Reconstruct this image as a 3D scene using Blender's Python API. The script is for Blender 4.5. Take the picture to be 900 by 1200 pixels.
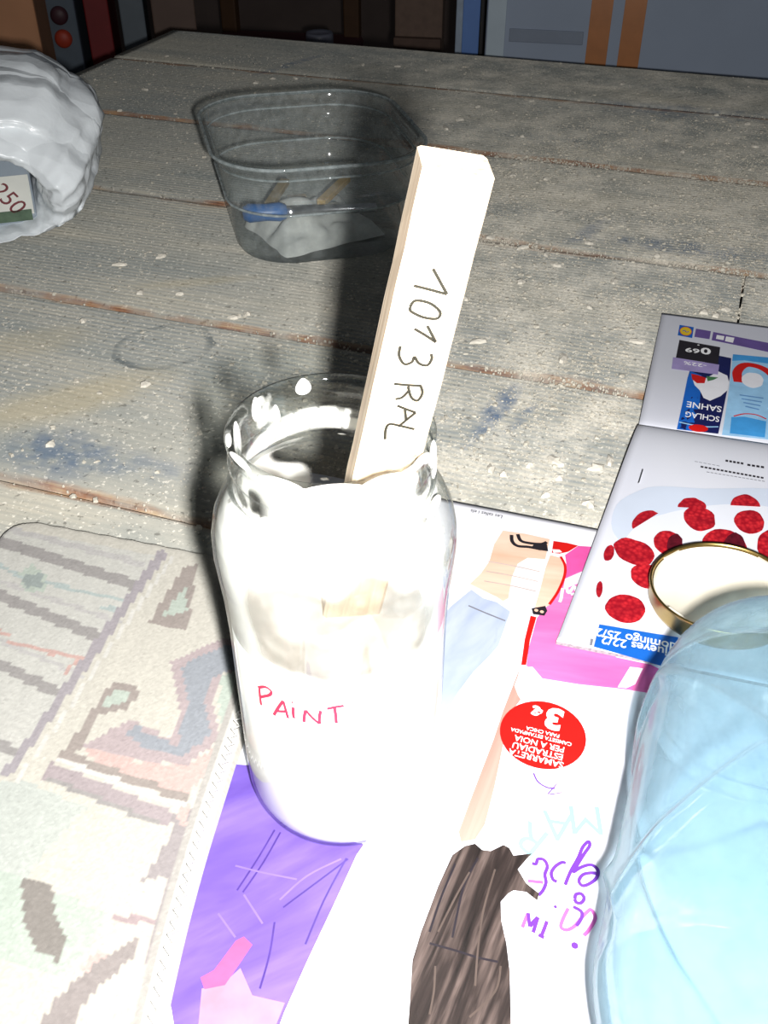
import bpy, bmesh, math, random
import numpy as np
from mathutils import Vector, Matrix, noise
from mathutils.geometry import tessellate_polygon

random.seed(7); np.random.seed(7)
for o in list(bpy.data.objects): bpy.data.objects.remove(o)
SC = bpy.context.scene
COL = SC.collection
PI = math.pi

# ------------------------------------------------------------------ camera, world, flash, exposure
FPX, PITCH, CAMH = 1150.0, math.radians(38.0), 0.37
cam_d = bpy.data.cameras.new('camera'); cam = bpy.data.objects.new('camera', cam_d); COL.objects.link(cam)
cam_d.sensor_fit = 'VERTICAL'; cam_d.sensor_height = 24.0; cam_d.lens = 24.0*FPX/1200.0
cam_d.clip_start = 0.01; cam_d.clip_end = 50
cam.location = (0, 0, CAMH); cam.rotation_euler = (PI/2-PITCH, 0, 0)
SC.camera = cam

world = bpy.data.worlds.new('dim_room'); SC.world = world; world.use_nodes = True
bgn = world.node_tree.nodes['Background']; bgn.inputs['Color'].default_value = (0.86, 0.92, 1.0, 1); bgn.inputs['Strength'].default_value = 0.06

RT = Vector((1, 0, 0)); UP = Vector((0, math.sin(PITCH), math.cos(PITCH))); FW = Vector((0, math.cos(PITCH), -math.sin(PITCH)))
CAM = Vector((0, 0, CAMH))
fl = bpy.data.lights.new('camera_flash', 'AREA'); fl.shape = 'RECTANGLE'; fl.size = 0.012; fl.size_y = 0.020
fl.energy = 8.0; fl.color = (1.0, 0.985, 0.97)
flo = bpy.data.objects.new('camera_flash', fl); COL.objects.link(flo)      # the camera's own flash, beside and below the lens
flo.location = CAM + RT*0.0225 - UP*0.022; flo.rotation_euler = cam.rotation_euler

vs = SC.view_settings
SC.display_settings.display_device = 'sRGB'
vs.view_transform = 'Standard'; vs.look = 'None'; vs.exposure = 0.0; vs.gamma = 1.0; vs.use_curve_mapping = False

# ------------------------------------------------------------------ measuring helpers (photo measurements -> metres)
def ray(px, py):
    return (FW*FPX + RT*(px-450.0) + UP*(600.0-py)).normalized()
def tbl(px, py, z=0.0):
    d = ray(px, py); return CAM + d*((z-CAMH)/d.z)
def on_plane(px, py, P, n):
    d = ray(px, py); return CAM + d*((P-CAM).dot(n)/d.dot(n))
def on_cyl(px, py, cx, cy, r):
    d = ray(px, py); ox, oy = CAM.x-cx, CAM.y-cy
    a = d.x*d.x+d.y*d.y; b = 2*(ox*d.x+oy*d.y); c = ox*ox+oy*oy-r*r
    t = (-b-math.sqrt(max(0, b*b-4*a*c)))/(2*a); return CAM+d*t

# ------------------------------------------------------------------ object helpers
def obj(name, me, mat=None, parent=None):
    o = bpy.data.objects.new(name, me); COL.objects.link(o)
    if mat is not None and isinstance(me, bpy.types.Mesh):
        me.materials.clear()
        for m in (mat if isinstance(mat, (list, tuple)) else [mat]): me.materials.append(m)
    if parent is not None: o.parent = parent
    return o
def empty(name, loc=(0, 0, 0), rz=0.0):
    o = bpy.data.objects.new(name, None); COL.objects.link(o); o.location = loc; o.rotation_euler = (0, 0, rz)
    o.empty_display_size = 0.02
    return o
def tag(o, label, cat, group=None, kind=None):
    o['label'] = label; o['category'] = cat
    if group: o['group'] = group
    if kind: o['kind'] = kind
    return o
def struct(o, label=None, cat=None):
    o['kind'] = 'structure'
    if label: o['label'] = label
    if cat: o['category'] = cat
    return o
def local(o, pts):      # world points -> coordinates of a parent that is only moved / turned about z
    M = (Matrix.Translation(o.location) @ o.rotation_euler.to_matrix().to_4x4()).inverted()
    return [M @ Vector(p) for p in pts]
def mesh(name, verts, faces, smooth=False):
    me = bpy.data.meshes.new(name); me.from_pydata([tuple(v) for v in verts], [], [tuple(f) for f in faces]); me.update()
    if smooth:
        for p in me.polygons: p.use_smooth = True
    return me
def from_bm(name, bm, smooth=False):
    me = bpy.data.meshes.new(name); bm.normal_update(); bm.to_mesh(me); bm.free()
    if smooth:
        for p in me.polygons: p.use_smooth = True
    return me
def box_bm(sx, sy, sz, bevel=0.0, seg=2, org=(0, 0, 0)):
    bm = bmesh.new(); bmesh.ops.create_cube(bm, size=1.0)
    for v in bm.verts: v.co = Vector((v.co.x*sx+org[0], v.co.y*sy+org[1], v.co.z*sz+org[2]))
    if bevel > 0: bmesh.ops.bevel(bm, geom=bm.edges[:], offset=bevel, segments=seg, affect='EDGES', profile=0.5)
    return bm
def lathe(name, prof, n=64, closed=False, smooth=True, warp=None):
    vs_, fs = [], []
    for (r, z) in prof:
        for k in range(n):
            a = 2*PI*k/n; p = Vector((r*math.cos(a), r*math.sin(a), z))
            vs_.append(warp(p, a) if warp else p)
    m = len(prof)
    for i in range(m-1 if not closed else m):
        for k in range(n):
            a0 = i*n+k; a1 = i*n+(k+1) % n; b0 = ((i+1) % m)*n+k; b1 = ((i+1) % m)*n+(k+1) % n
            fs.append((a0, a1, b1, b0))
    return mesh(name, vs_, fs, smooth)
def tube(name, pts, r, n=8, cap=True):
    pts = [Vector(p) for p in pts]; vs_, fs = [], []
    for i, p in enumerate(pts):
        t = (pts[min(i+1, len(pts)-1)]-pts[max(i-1, 0)]).normalized()
        s = t.cross(Vector((0, 0, 1)))
        if s.length < 1e-4: s = Vector((1, 0, 0))
        s.normalize(); u = s.cross(t); rr = r[i] if isinstance(r, (list, tuple)) else r
        for k in range(n): a = 2*PI*k/n; vs_.append(p+s*math.cos(a)*rr+u*math.sin(a)*rr)
    for i in range(len(pts)-1):
        for k in range(n): fs.append((i*n+k, i*n+(k+1) % n, (i+1)*n+(k+1) % n, (i+1)*n+k))
    if cap: fs.append(tuple(range(n-1, -1, -1))); fs.append(tuple(range((len(pts)-1)*n, len(pts)*n)))
    return mesh(name, vs_, fs, True)
def catmull(pts, n=6, closed=False):
    P = [Vector(p) for p in pts]; out = []; m = len(P)
    for i in range(m if closed else m-1):
        p0 = P[(i-1) % m] if closed or i > 0 else P[i]; p1 = P[i]; p2 = P[(i+1) % m]; p3 = P[(i+2) % m] if closed or i+2 < m else P[i+1]
        for k in range(n):
            t = k/n; out.append(0.5*((2*p1)+(p2-p0)*t+(2*p0-5*p1+4*p2-p3)*t*t+(3*p1-p0-3*p2+p3)*t**3))
    if not closed: out.append(P[-1])
    return out
def nz(x, y, z=0.0, s=1.0): return noise.noise(Vector((x*s, y*s, z*s)))

# ------------------------------------------------------------------ node helpers
class NT:
    def __init__(s, name):
        s.m = bpy.data.materials.new(name); s.m.use_nodes = True; s.t = s.m.node_tree; s.t.nodes.clear()
        s.out = s.n('ShaderNodeOutputMaterial')
    def n(s, typ, **kw):
        nd = s.t.nodes.new(typ)
        for k, v in kw.items(): setattr(nd, k, v)
        return nd
    def link(s, a, b): s.t.links.new(a, b)
    def set(s, nd, **kw):
        for k, v in kw.items():
            i = nd.inputs[k.replace('_', ' ')]
            if hasattr(v, 'is_output'): s.link(v, i)
            else: i.default_value = v
        return nd
    def math(s, op, a, b=None, c=None, clamp=False):
        nd = s.n('ShaderNodeMath', operation=op, use_clamp=clamp)
        for i, v in enumerate((a, b, c)):
            if v is None: continue
            if hasattr(v, 'is_output'): s.link(v, nd.inputs[i])
            else: nd.inputs[i].default_value = v
        return nd.outputs[0]
    def noise(s, vec, scale, detail=4, rough=0.55, dist=0.0):
        nd = s.n('ShaderNodeTexNoise'); s.link(vec, nd.inputs['Vector'])
        nd.inputs['Scale'].default_value = scale; nd.inputs['Detail'].default_value = detail
        nd.inputs['Roughness'].default_value = rough; nd.inputs['Distortion'].default_value = dist
        return nd.outputs['Fac']
    def ramp(s, fac, stops):
        nd = s.n('ShaderNodeValToRGB'); s.link(fac, nd.inputs[0]); el = nd.color_ramp.elements
        while len(el) < len(stops): el.new(0.5)
        for e, (p, c) in zip(el, stops): e.position = p; e.color = (c[0], c[1], c[2], 1) if not isinstance(c, (int, float)) else (c, c, c, 1)
        return nd.outputs[0]
    def mix(s, fac, a, b, blend='MIX'):
        nd = s.n('ShaderNodeMix', data_type='RGBA', blend_type=blend)
        for i, v in ((0, fac), (6, a), (7, b)):
            if hasattr(v, 'is_output'): s.link(v, nd.inputs[i])
            elif i == 0: nd.inputs[0].default_value = v
            else: nd.inputs[i].default_value = (v[0], v[1], v[2], 1)
        return nd.outputs[2]
    def coords(s, kind='Object'): return s.n('ShaderNodeTexCoord').outputs[kind]
    def mapping(s, vec, scale=(1, 1, 1), rot=(0, 0, 0), loc=(0, 0, 0)):
        nd = s.n('ShaderNodeMapping'); s.link(vec, nd.inputs[0])
        nd.inputs['Scale'].default_value = scale; nd.inputs['Rotation'].default_value = rot; nd.inputs['Location'].default_value = loc
        return nd.outputs[0]
    def bump(s, h, strength=0.3, dist=0.002):
        nd = s.n('ShaderNodeBump'); s.link(h, nd.inputs['Height']); nd.inputs['Strength'].default_value = strength; nd.inputs['Distance'].default_value = dist
        return nd.outputs[0]
    def bsdf(s, color, rough=0.6, normal=None, metal=0.0, spec=0.5, sheen=0.0):
        b = s.n('ShaderNodeBsdfPrincipled')
        if hasattr(color, 'is_output'): s.link(color, b.inputs['Base Color'])
        else: b.inputs['Base Color'].default_value = (color[0], color[1], color[2], 1)
        if hasattr(rough, 'is_output'): s.link(rough, b.inputs['Roughness'])
        else: b.inputs['Roughness'].default_value = rough
        b.inputs['Metallic'].default_value = metal; b.inputs['Specular IOR Level'].default_value = spec
        if normal is not None: s.link(normal, b.inputs['Normal'])
        return b.outputs[0]
    def end(s, sh): s.link(sh, s.out.inputs[0]); return s.m

def lin(r, g, b):
    f = lambda c: (c/255/12.92) if c/255 <= 0.04045 else ((c/255+0.055)/1.055)**2.4
    return (f(r), f(g), f(b))
MATS = {}
def flat(name, col, rough=0.5, var=0.12, scale=60.0, spec=0.4, metal=0.0, bump=0.0):
    if name in MATS: return MATS[name]
    t = NT(name); c = t.coords()
    f = t.noise(c, scale, 3)
    dk = tuple(x*(1-var) for x in col); lt = tuple(min(1, x*(1+var)) for x in col)
    colr = t.ramp(f, [(0.3, dk), (0.7, lt)])
    nm = t.bump(f, bump, 0.001) if bump else None
    MATS[name] = t.end(t.bsdf(colr, rough, nm, metal, spec)); return MATS[name]

# ------------------------------------------------------------------ materials of the large things
YAW = math.radians(-19.0)
def m_table():
    t = NT('weathered_grey_plank'); oc = t.coords('Object'); gp = t.n('ShaderNodeNewGeometry').outputs['Position']
    rnd = t.n('ShaderNodeObjectInfo').outputs['Random']
    off = t.n('ShaderNodeVectorMath', operation='ADD'); t.link(oc, off.inputs[0])
    cmb = t.n('ShaderNodeCombineXYZ'); t.link(t.math('MULTIPLY', rnd, 7.0), cmb.inputs[0]); t.link(cmb.outputs[0], off.inputs[1]); v = off.outputs[0]
    fine = t.noise(t.mapping(v, (6, 330, 40)), 1.0, 5, 0.6)
    saw = t.n('ShaderNodeTexWave', wave_type='BANDS', bands_direction='Y'); t.link(v, saw.inputs['Vector'])
    saw.inputs['Scale'].default_value = 52; saw.inputs['Distortion'].default_value = 3.0; saw.inputs['Detail'].default_value = 3; saw.inputs['Detail Scale'].default_value = 0.5
    broad = t.noise(t.mapping(v, (2.5, 11, 5)), 1.0, 4, 0.6, 0.6)
    mott = t.noise(gp, 22.0, 6, 0.65)
    grit = t.noise(gp, 420.0, 4, 0.75)
    col = t.ramp(broad, [(0.30, lin(144, 147, 142)), (0.5, lin(166, 164, 154)), (0.70, lin(186, 180, 164))])
    col = t.mix(t.math('MULTIPLY', t.ramp(fine, [(0.35, 0.0), (0.62, 1.0)]), 0.35), col, lin(118, 125, 124))
    patch = t.ramp(t.noise(t.mapping(gp, (3, 5, 3), loc=(3.1, 1.3, 0)), 1.0, 2), [(0.42, 0.0), (0.60, 1.0)])
    col = t.mix(t.math('MULTIPLY', t.math('MULTIPLY', t.ramp(saw.outputs['Fac'], [(0.35, 0.0), (0.8, 1.0)]), patch), 0.42), col, lin(112, 124, 132))
    # plaster dust lying thin over the boards, thicker to the right
    sx = t.n('ShaderNodeSeparateXYZ'); t.link(gp, sx.inputs[0])
    right = t.math('ADD', t.math('MULTIPLY', sx.outputs[0], 3.2), 0.62, clamp=True)
    dust = t.math('MULTIPLY', t.math('MULTIPLY', t.ramp(mott, [(0.42, 0.0), (0.66, 1.0)]), t.ramp(grit, [(0.38, 0.25), (0.60, 1.0)])), right)
    col = t.mix(t.math('MULTIPLY', dust, 1.0), col, lin(216, 210, 196))
    col = t.mix(t.ramp(t.noise(gp, 260.0, 3, 0.7), [(0.58, 0.0), (0.66, 0.7)]), col, lin(222, 217, 204))
    col = t.mix(t.ramp(t.noise(gp, 180.0, 3, 0.7), [(0.33, 0.55), (0.40, 0.0)]), col, lin(70, 68, 64))
    # brown raw timber along the worn plank edges
    sl = t.n('ShaderNodeSeparateXYZ'); t.link(oc, sl.inputs[0])
    ed = t.math('SUBTRACT', 0.119, t.math('ABSOLUTE', sl.outputs[1]))
    wn = t.noise(t.mapping(v, (9, 30, 9)), 1.0, 4)
    wid = t.math('MULTIPLY', t.math('SUBTRACT', wn, 0.36), 0.036)
    edge = t.ramp(t.math('ADD', t.math('MULTIPLY', t.math('SUBTRACT', wid, ed), 130.0), 0.5, clamp=True), [(0.2, 0.0), (0.9, 1.0)])
    fib = t.noise(t.mapping(v, (30, 700, 60)), 1.0, 4, 0.6)
    brown = t.ramp(fib, [(0.32, lin(98, 58, 42)), (0.5, lin(150, 104, 74)), (0.66, lin(186, 156, 116))])
    col = t.mix(t.math('MULTIPLY', t.math('MULTIPLY', edge, t.ramp(mott, [(0.35, 1.0), (0.62, 0.25)])), 0.9), col, brown)
    # old paint stains: blue brush wipes and a ring left by a tin
    def ellip(cx, cy, rx, ry, ang):
        mp = t.n('ShaderNodeMapping', vector_type='TEXTURE'); t.link(gp, mp.inputs[0])
        mp.inputs['Location'].default_value = (cx, cy, 0); mp.inputs['Rotation'].default_value = (0, 0, ang); mp.inputs['Scale'].default_value = (rx, ry, 1)
        l = t.n('ShaderNodeVectorMath', operation='LENGTH'); s0 = t.n('ShaderNodeVectorMath', operation='MULTIPLY'); t.link(mp.outputs[0], s0.inputs[0]); s0.inputs[1].default_value = (1, 1, 0)
        t.link(s0.outputs[0], l.inputs[0]); return t.math('ADD', l.outputs['Value'], t.math('MULTIPLY', t.math('SUBTRACT', mott, 0.5), 0.5))
    wipe = t.ramp(t.noise(t.mapping(gp, (60, 60, 10), rot=(0, 0, 0.4)), 1.0, 3), [(0.38, 0.15), (0.6, 1.0)])
    for (px, py, rx, ry, ang, k) in ((585, 475, .045, .010, 1.05, .75), (610, 490, .03, .005, 1.0, .6), (575, 495, .05, .006, .98, .6), (690, 270, .05, .012, .9, .4), (800, 290, .10, .02, -.3, .45), (70, 530, .05, .035, -.3, .6), (160, 545, .06, .02, -.3, .35), (800, 130, .16, .04, -.3, .4), (340, 75, .09, .012, .9, .5)):
        p = tbl(px, py); l = ellip(p.x, p.y, rx, ry, ang)
        col = t.mix(t.math('MULTIPLY', t.math('MULTIPLY', t.ramp(l, [(0.45, 1.0), (1.05, 0.0)]), wipe), k), col, lin(62, 88, 118))
    p = tbl(192, 405); l = ellip(p.x, p.y, .040, .036, .5)
    ring = t.math('MULTIPLY', t.ramp(l, [(0.80, 0.0), (0.92, 1.0)]), t.ramp(l, [(0.98, 1.0), (1.08, 0.0)]))
    col = t.mix(t.math('MULTIPLY', t.math('MULTIPLY', ring, t.ramp(t.noise(gp, 30, 3), [(0.38, 0.0), (0.58, 1.0)])), 0.6), col, lin(66, 78, 84))
    for (px, py, rx, ry, ang, k) in ((70, 470, .10, .03, .5, .5), (40, 400, .06, .03, .3, .3), (230, 330, .07, .012, .2, .3)):
        p = tbl(px, py); l = ellip(p.x, p.y, rx, ry, ang); col = t.mix(t.math('MULTIPLY', t.ramp(l, [(0.4, 1.0), (1.1, 0.0)]), k), col, lin(176, 164, 134))
    h = t.math('ADD', t.math('MULTIPLY', fine, 0.8), t.math('ADD', t.math('MULTIPLY', grit, 0.9), t.math('MULTIPLY', saw.outputs['Fac'], 0.45)))
    d = t.n('ShaderNodeBsdfDiffuse'); d.inputs['Roughness'].default_value = 1.0
    t.link(col, d.inputs['Color']); t.link(t.bump(h, 0.55, 0.0016), d.inputs['Normal'])
    return t.end(d.outputs[0])
M_TABLE = m_table()
M_FLOOR = flat('dark_concrete', lin(70, 62, 58), 0.9, 0.25, 14)
M_WALL = flat('dim_plaster', lin(112, 98, 92), 0.9, 0.15, 6)

# ------------------------------------------------------------------ the room
def slab(name, x0, x1, y0, y1, z0, z1, mat):
    bm = box_bm(x1-x0, y1-y0, z1-z0, 0, 1, ((x0+x1)/2, (y0+y1)/2, (z0+z1)/2)); return obj(name, from_bm(name, bm), mat)
FZ = -0.76
struct(slab('floor', -3.2, 3.2, -1.6, 4.4, FZ-0.06, FZ, M_FLOOR))
struct(slab('wall_back', -3.2, 3.2, 4.4, 4.5, FZ, 1.9, M_WALL))
struct(slab('wall_left', -3.3, -3.2, -1.6, 4.4, FZ, 1.9, M_WALL))

# ------------------------------------------------------------------ the plank table
table = empty('work_table', (0, 0, FZ), YAW)
tag(table, 'long work table of wide grey weathered planks strewn with plaster crumbs', 'table')
def plank_mesh(u0, u1, w, seed):
    nx, ys = 90, [-1, -.985, -.955, -.9, -.6, -.2, .2, .6, .9, .955, .985, 1]
    vs_, fs = [], []
    for i in range(nx+1):
        u = u0+(u1-u0)*i/nx
        wob = (0.0022*nz(u*9, seed*3.1)+.0012*nz(u*31, seed), 0.0022*nz(u*9, seed*5.7+9)+.0012*nz(u*31, seed+4))
        for y in ys:
            e = 1-abs(y); k = max(0.0, 1-e/0.05)
            yy = y*w/2*0.9965+(wob[0] if y < 0 else wob[1])*k*(1 if y < 0 else -1)*.8-(0.0 if abs(y) < 1 else math.copysign(.0006, y))
            z = -0.0046*k**2.2+0.0005*nz(u*5, yy*20, seed)*(1 if e > .05 else .3)-.0006
            vs_.append((u, yy, z))
    m = len(ys)
    for i in range(nx):
        for j in range(m-1): a = i*m+j; fs.append((a, a+m, a+m+1, a+1))
    b0 = len(vs_)
    for i in range(nx+1):
        for j in (0, m-1): v = vs_[i*m+j]; vs_.append((v[0], v[1], -0.034))
    for i in range(nx):
        a, b = i*m, (i+1)*m; c, d = b0+2*i, b0+2*i+2; fs.append((a, c, d, b)); fs.append((a+m-1, b+m-1, d+1, c+1)); fs.append((c, c+1, d+1, d))
    for i in (0, nx):
        row = [i*m+j for j in range(m)]+[b0+2*i+1, b0+2*i]; fs.append(tuple(row if i == 0 else row[::-1]))
    return mesh('plank', vs_, fs, True)
seams = [-.074, .165, .404, .638, .880, 1.119, 1.372, 1.563]
UL, UR = -0.905, 0.72
for i in range(len(seams)-1):
    n0, n1 = seams[i], seams[i+1]; w = n1-n0
    cuts = [UL, UR]
    if i == 3: cuts = [UL, 0.037, UR]
    if i == 4: cuts = [UL, 0.45, UR]
    for a, b in zip(cuts[:-1], cuts[1:]):
        o = obj('plank', plank_mesh(a+.0012*(a != UL), b-.0012*(b != UR), w, i+a), M_TABLE, table); o.location = (0, (n0+n1)/2, -FZ)
M_LEG = flat('raw_timber', lin(130, 110, 88), 0.8, 0.2, 30)
for u in (UL+.12, UR-.12):
    for n in (.0, 1.50):
        o = obj('leg', from_bm('leg', box_bm(.08, .08, -FZ-.1, .004, 1, (0, 0, (-FZ-.1)/2))), M_LEG, table); o.location = (u, n, 0)
    o = obj('bearer', from_bm('bearer', box_bm(.08, 1.60, .066, .004, 1)), M_LEG, table); o.location = (u, .755, -FZ-.067)

# ------------------------------------------------------------------ plaster crumbs and flakes on the planks
M_CRUMB = flat('plaster_crumb', lin(205, 199, 184), 0.95, 0.22, 300, 0.2)
M_FLAKE = flat('plaster_flake', lin(222, 216, 202), 0.95, 0.12, 200, 0.2)
cu, su = math.cos(YAW), math.sin(YAW)
def free_spot(x, y):                  # keep crumbs off the things lying on the table
    def inpoly(P):
        c = False; n = len(P)
        for i in range(n):
            x0, y0 = P[i]; x1, y1 = P[(i+1) % n]
            if (y0 > y) != (y1 > y) and x < (x1-x0)*(y-y0)/(y1-y0)+x0: c = not c
        return c
    u = x*cu+y*su; n = -x*su+y*cu
    if not (UL+.01 < u < UR-.01 and -.05 < n < 1.555): return False
    for P in KEEP:
        if inpoly(P): return False
    return True
KEEP = [[(-.27, -.1), (-.27, .485), (-.045, .43), (-.045, -.1)], [(-.10, .0), (-.10, .535), (.6, .33), (.6, .0)],
        [(.085, .33), (.165, .57), (.215, .75), (.7, .62), (.7, .2)],
        [(-.20, .80), (-.20, 1.07), (.05, 1.07), (.05, .80)], [(-.56, .84), (-.56, 1.2), (-.27, 1.2), (-.25, .85)]]
def density(x, y):
    d = 0.10+0.9*max(0, min(1, (x+0.10)/0.22))*max(0, min(1, (1.35-y)/.35))
    return d*(0.35+1.3*max(0, nz(x*7, y*7, 2.0)+.25))
vs_, fs = [], []
def crumb(c, s, rng):
    b = len(vs_); k = rng.randint(4, 6); a0 = rng.random()*6; st = rng.uniform(.45, 1.0); h = s*rng.uniform(.25, .6)
    ring = []
    for i in range(k):
        a = a0+2*PI*i/k; r = s*rng.uniform(.6, 1.15); x, y = r*math.cos(a), r*st*math.sin(a)
        x, y = x*math.cos(a0)-y*math.sin(a0), x*math.sin(a0)+y*math.cos(a0)
        vs_.append((c[0]+x, c[1]+y, c[2]-.0012)); vs_.append((c[0]+x*.75, c[1]+y*.75, c[2]+h*rng.uniform(.5, 1.1)))
    vs_.append((c[0], c[1], c[2]+h*rng.uniform(.8, 1.1)))
    for i in range(k):
        j = (i+1) % k; fs.append((b+2*i, b+2*j, b+2*j+1, b+2*i+1)); fs.append((b+2*i+1, b+2*j+1, b+2*k))
rng = random.Random(11); cnt = 0
while cnt < 30000:
    x, y = rng.uniform(-.62, .62), rng.uniform(.40, 1.60)
    if rng.random() > density(x, y) or not free_spot(x, y): continue
    s = rng.uniform(.0005, .0013)*(2.4 if rng.random() < .10 else 1); crumb((x, y, -.0004), s, rng); cnt += 1
o = obj('plaster_crumbs', mesh('plaster_crumbs', vs_, fs), M_CRUMB)
tag(o, 'pale plaster crumbs and dust scattered over the planks', 'plaster crumbs', kind='stuff')
# the larger flakes, each its own
def flake_mesh(sx, sy, seed):
    bm = bmesh.new(); r = random.Random(seed); k = 9; lo, hi = [], []
    for i in range(k):
        a = 2*PI*i/k; q = r.uniform(.45, 1.15); x, y = sx*q*math.cos(a), sy*q*math.sin(a); z = .0012+.0012*r.random()
        lo.append(bm.verts.new((x, y, 0))); hi.append(bm.verts.new((x*.86, y*.86, z)))
    c = bm.verts.new((0, 0, .0028))
    for i in range(k):
        j = (i+1) % k; bm.faces.new((lo[i], lo[j], hi[j], hi[i])); bm.faces.new((hi[i], hi[j], c))
    bm.faces.new(lo[::-1])
    return from_bm('plaster_flake', bm)
fm = [flake_mesh(.0062, .0034, i) for i in range(3)]+[flake_mesh(.0046, .0038, 9+i) for i in range(3)]
for me in fm: me.materials.append(M_FLAKE)
flakes = [(20, 300), (118, 302), (140, 310), (190, 300), (65, 110), (195, 66), (103, 122), (140, 130), (170, 105), (150, 246), (302, 280), (275, 372), (290, 368), (165, 343), (97, 376), (210, 345),
          (466, 78), (500, 82), (425, 76), (320, 92), (300, 97), (346, 92), (523, 150), (540, 140), (560, 125), (612, 160), (640, 210), (622, 118), (730, 98), (885, 172), (876, 145), (840, 135), (800, 178), (780, 165),
          (612, 290), (640, 298), (650, 310), (590, 310), (575, 278), (600, 205), (655, 250), (690, 285), (758, 392), (745, 400), (840, 370), (850, 362), (825, 365), (715, 540), (700, 548), (650, 540), (620, 545), (655, 560), (590, 555), (560, 400), (690, 360), (720, 330), (770, 300), (610, 330), (545, 350), (660, 420), (575, 550), (640, 580), (690, 590), (170, 450), (60, 520), (470, 350)]
rng = random.Random(5); j = 0
for (px, py) in flakes:
    p = tbl(px, py)
    if not free_spot(p.x, p.y): continue
    o = obj('plaster_flake', fm[j % 6]); j += 1
    o.location = (p.x, p.y, -.0006); o.rotation_euler = (0, 0, rng.uniform(-1.6, 1.6)+YAW); k = rng.uniform(.75, 1.25); o.scale = (k, k, 1)
    tag(o, 'thin whitish plaster flake lying on the planks among crumbs', 'plaster flake', 'larger plaster flakes on the table')

# ------------------------------------------------------------------ print helpers: flat ink on a page that lies on the table
def fill_poly(pts2, zf, lift, maxlen=.009, smooth=0):
    if smooth: pts2 = [(p.x, p.y) for p in catmull([(x, y, 0) for x, y in pts2], smooth, True)]
    bm = bmesh.new(); V = [bm.verts.new((x, y, 0)) for x, y in pts2]
    for tri in tessellate_polygon([[Vector((x, y, 0)) for x, y in pts2]]):
        try: bm.faces.new([V[i] for i in tri])
        except ValueError: pass
    if maxlen:
        for _ in range(5):
            es = [e for e in bm.edges if e.calc_length() > maxlen]
            if not es: break
            bmesh.ops.subdivide_edges(bm, edges=es, cuts=1); bmesh.ops.triangulate(bm, faces=bm.faces[:])
    for v in bm.verts: v.co.z = zf(v.co.x, v.co.y)+lift
    bmesh.ops.recalc_face_normals(bm, faces=bm.faces[:])
    for f in bm.faces:
        f.normal_update()
        if f.normal.z < 0: f.normal_flip()
    return bm
def ribbon2(pts2, w, zf, lift):
    P = [Vector((p[0], p[1], 0)) for p in pts2]; bm = bmesh.new(); rows = []
    for i, p in enumerate(P):
        t = (P[min(i+1, len(P)-1)]-P[max(i-1, 0)]); t = t.normalized() if t.length > 1e-9 else Vector((1, 0, 0)); s = Vector((-t.y, t.x, 0))*w/2
        rows.append([bm.verts.new((q.x, q.y, zf(q.x, q.y)+lift)) for q in (p+s, p-s)])
    for a, b in zip(rows[:-1], rows[1:]): bm.faces.new((a[0], a[1], b[1], b[0]))
    for f in bm.faces:
        f.normal_update()
        if f.normal.z < 0: f.normal_flip()
    return bm
def font_mesh(txt, extrude=0.0, bold=0.0, align='CENTER'):
    cu_ = bpy.data.curves.new('text', 'FONT'); cu_.body = txt; cu_.size = 1.0; cu_.align_x = align; cu_.align_y = 'CENTER'; cu_.offset = bold; cu_.resolution_u = 3
    o = bpy.data.objects.new('text', cu_); COL.objects.link(o); dg = bpy.context.evaluated_depsgraph_get(); dg.update()
    me = bpy.data.meshes.new_from_object(o.evaluated_get(dg)); bpy.data.objects.remove(o); bpy.data.curves.remove(cu_); return me
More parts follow.
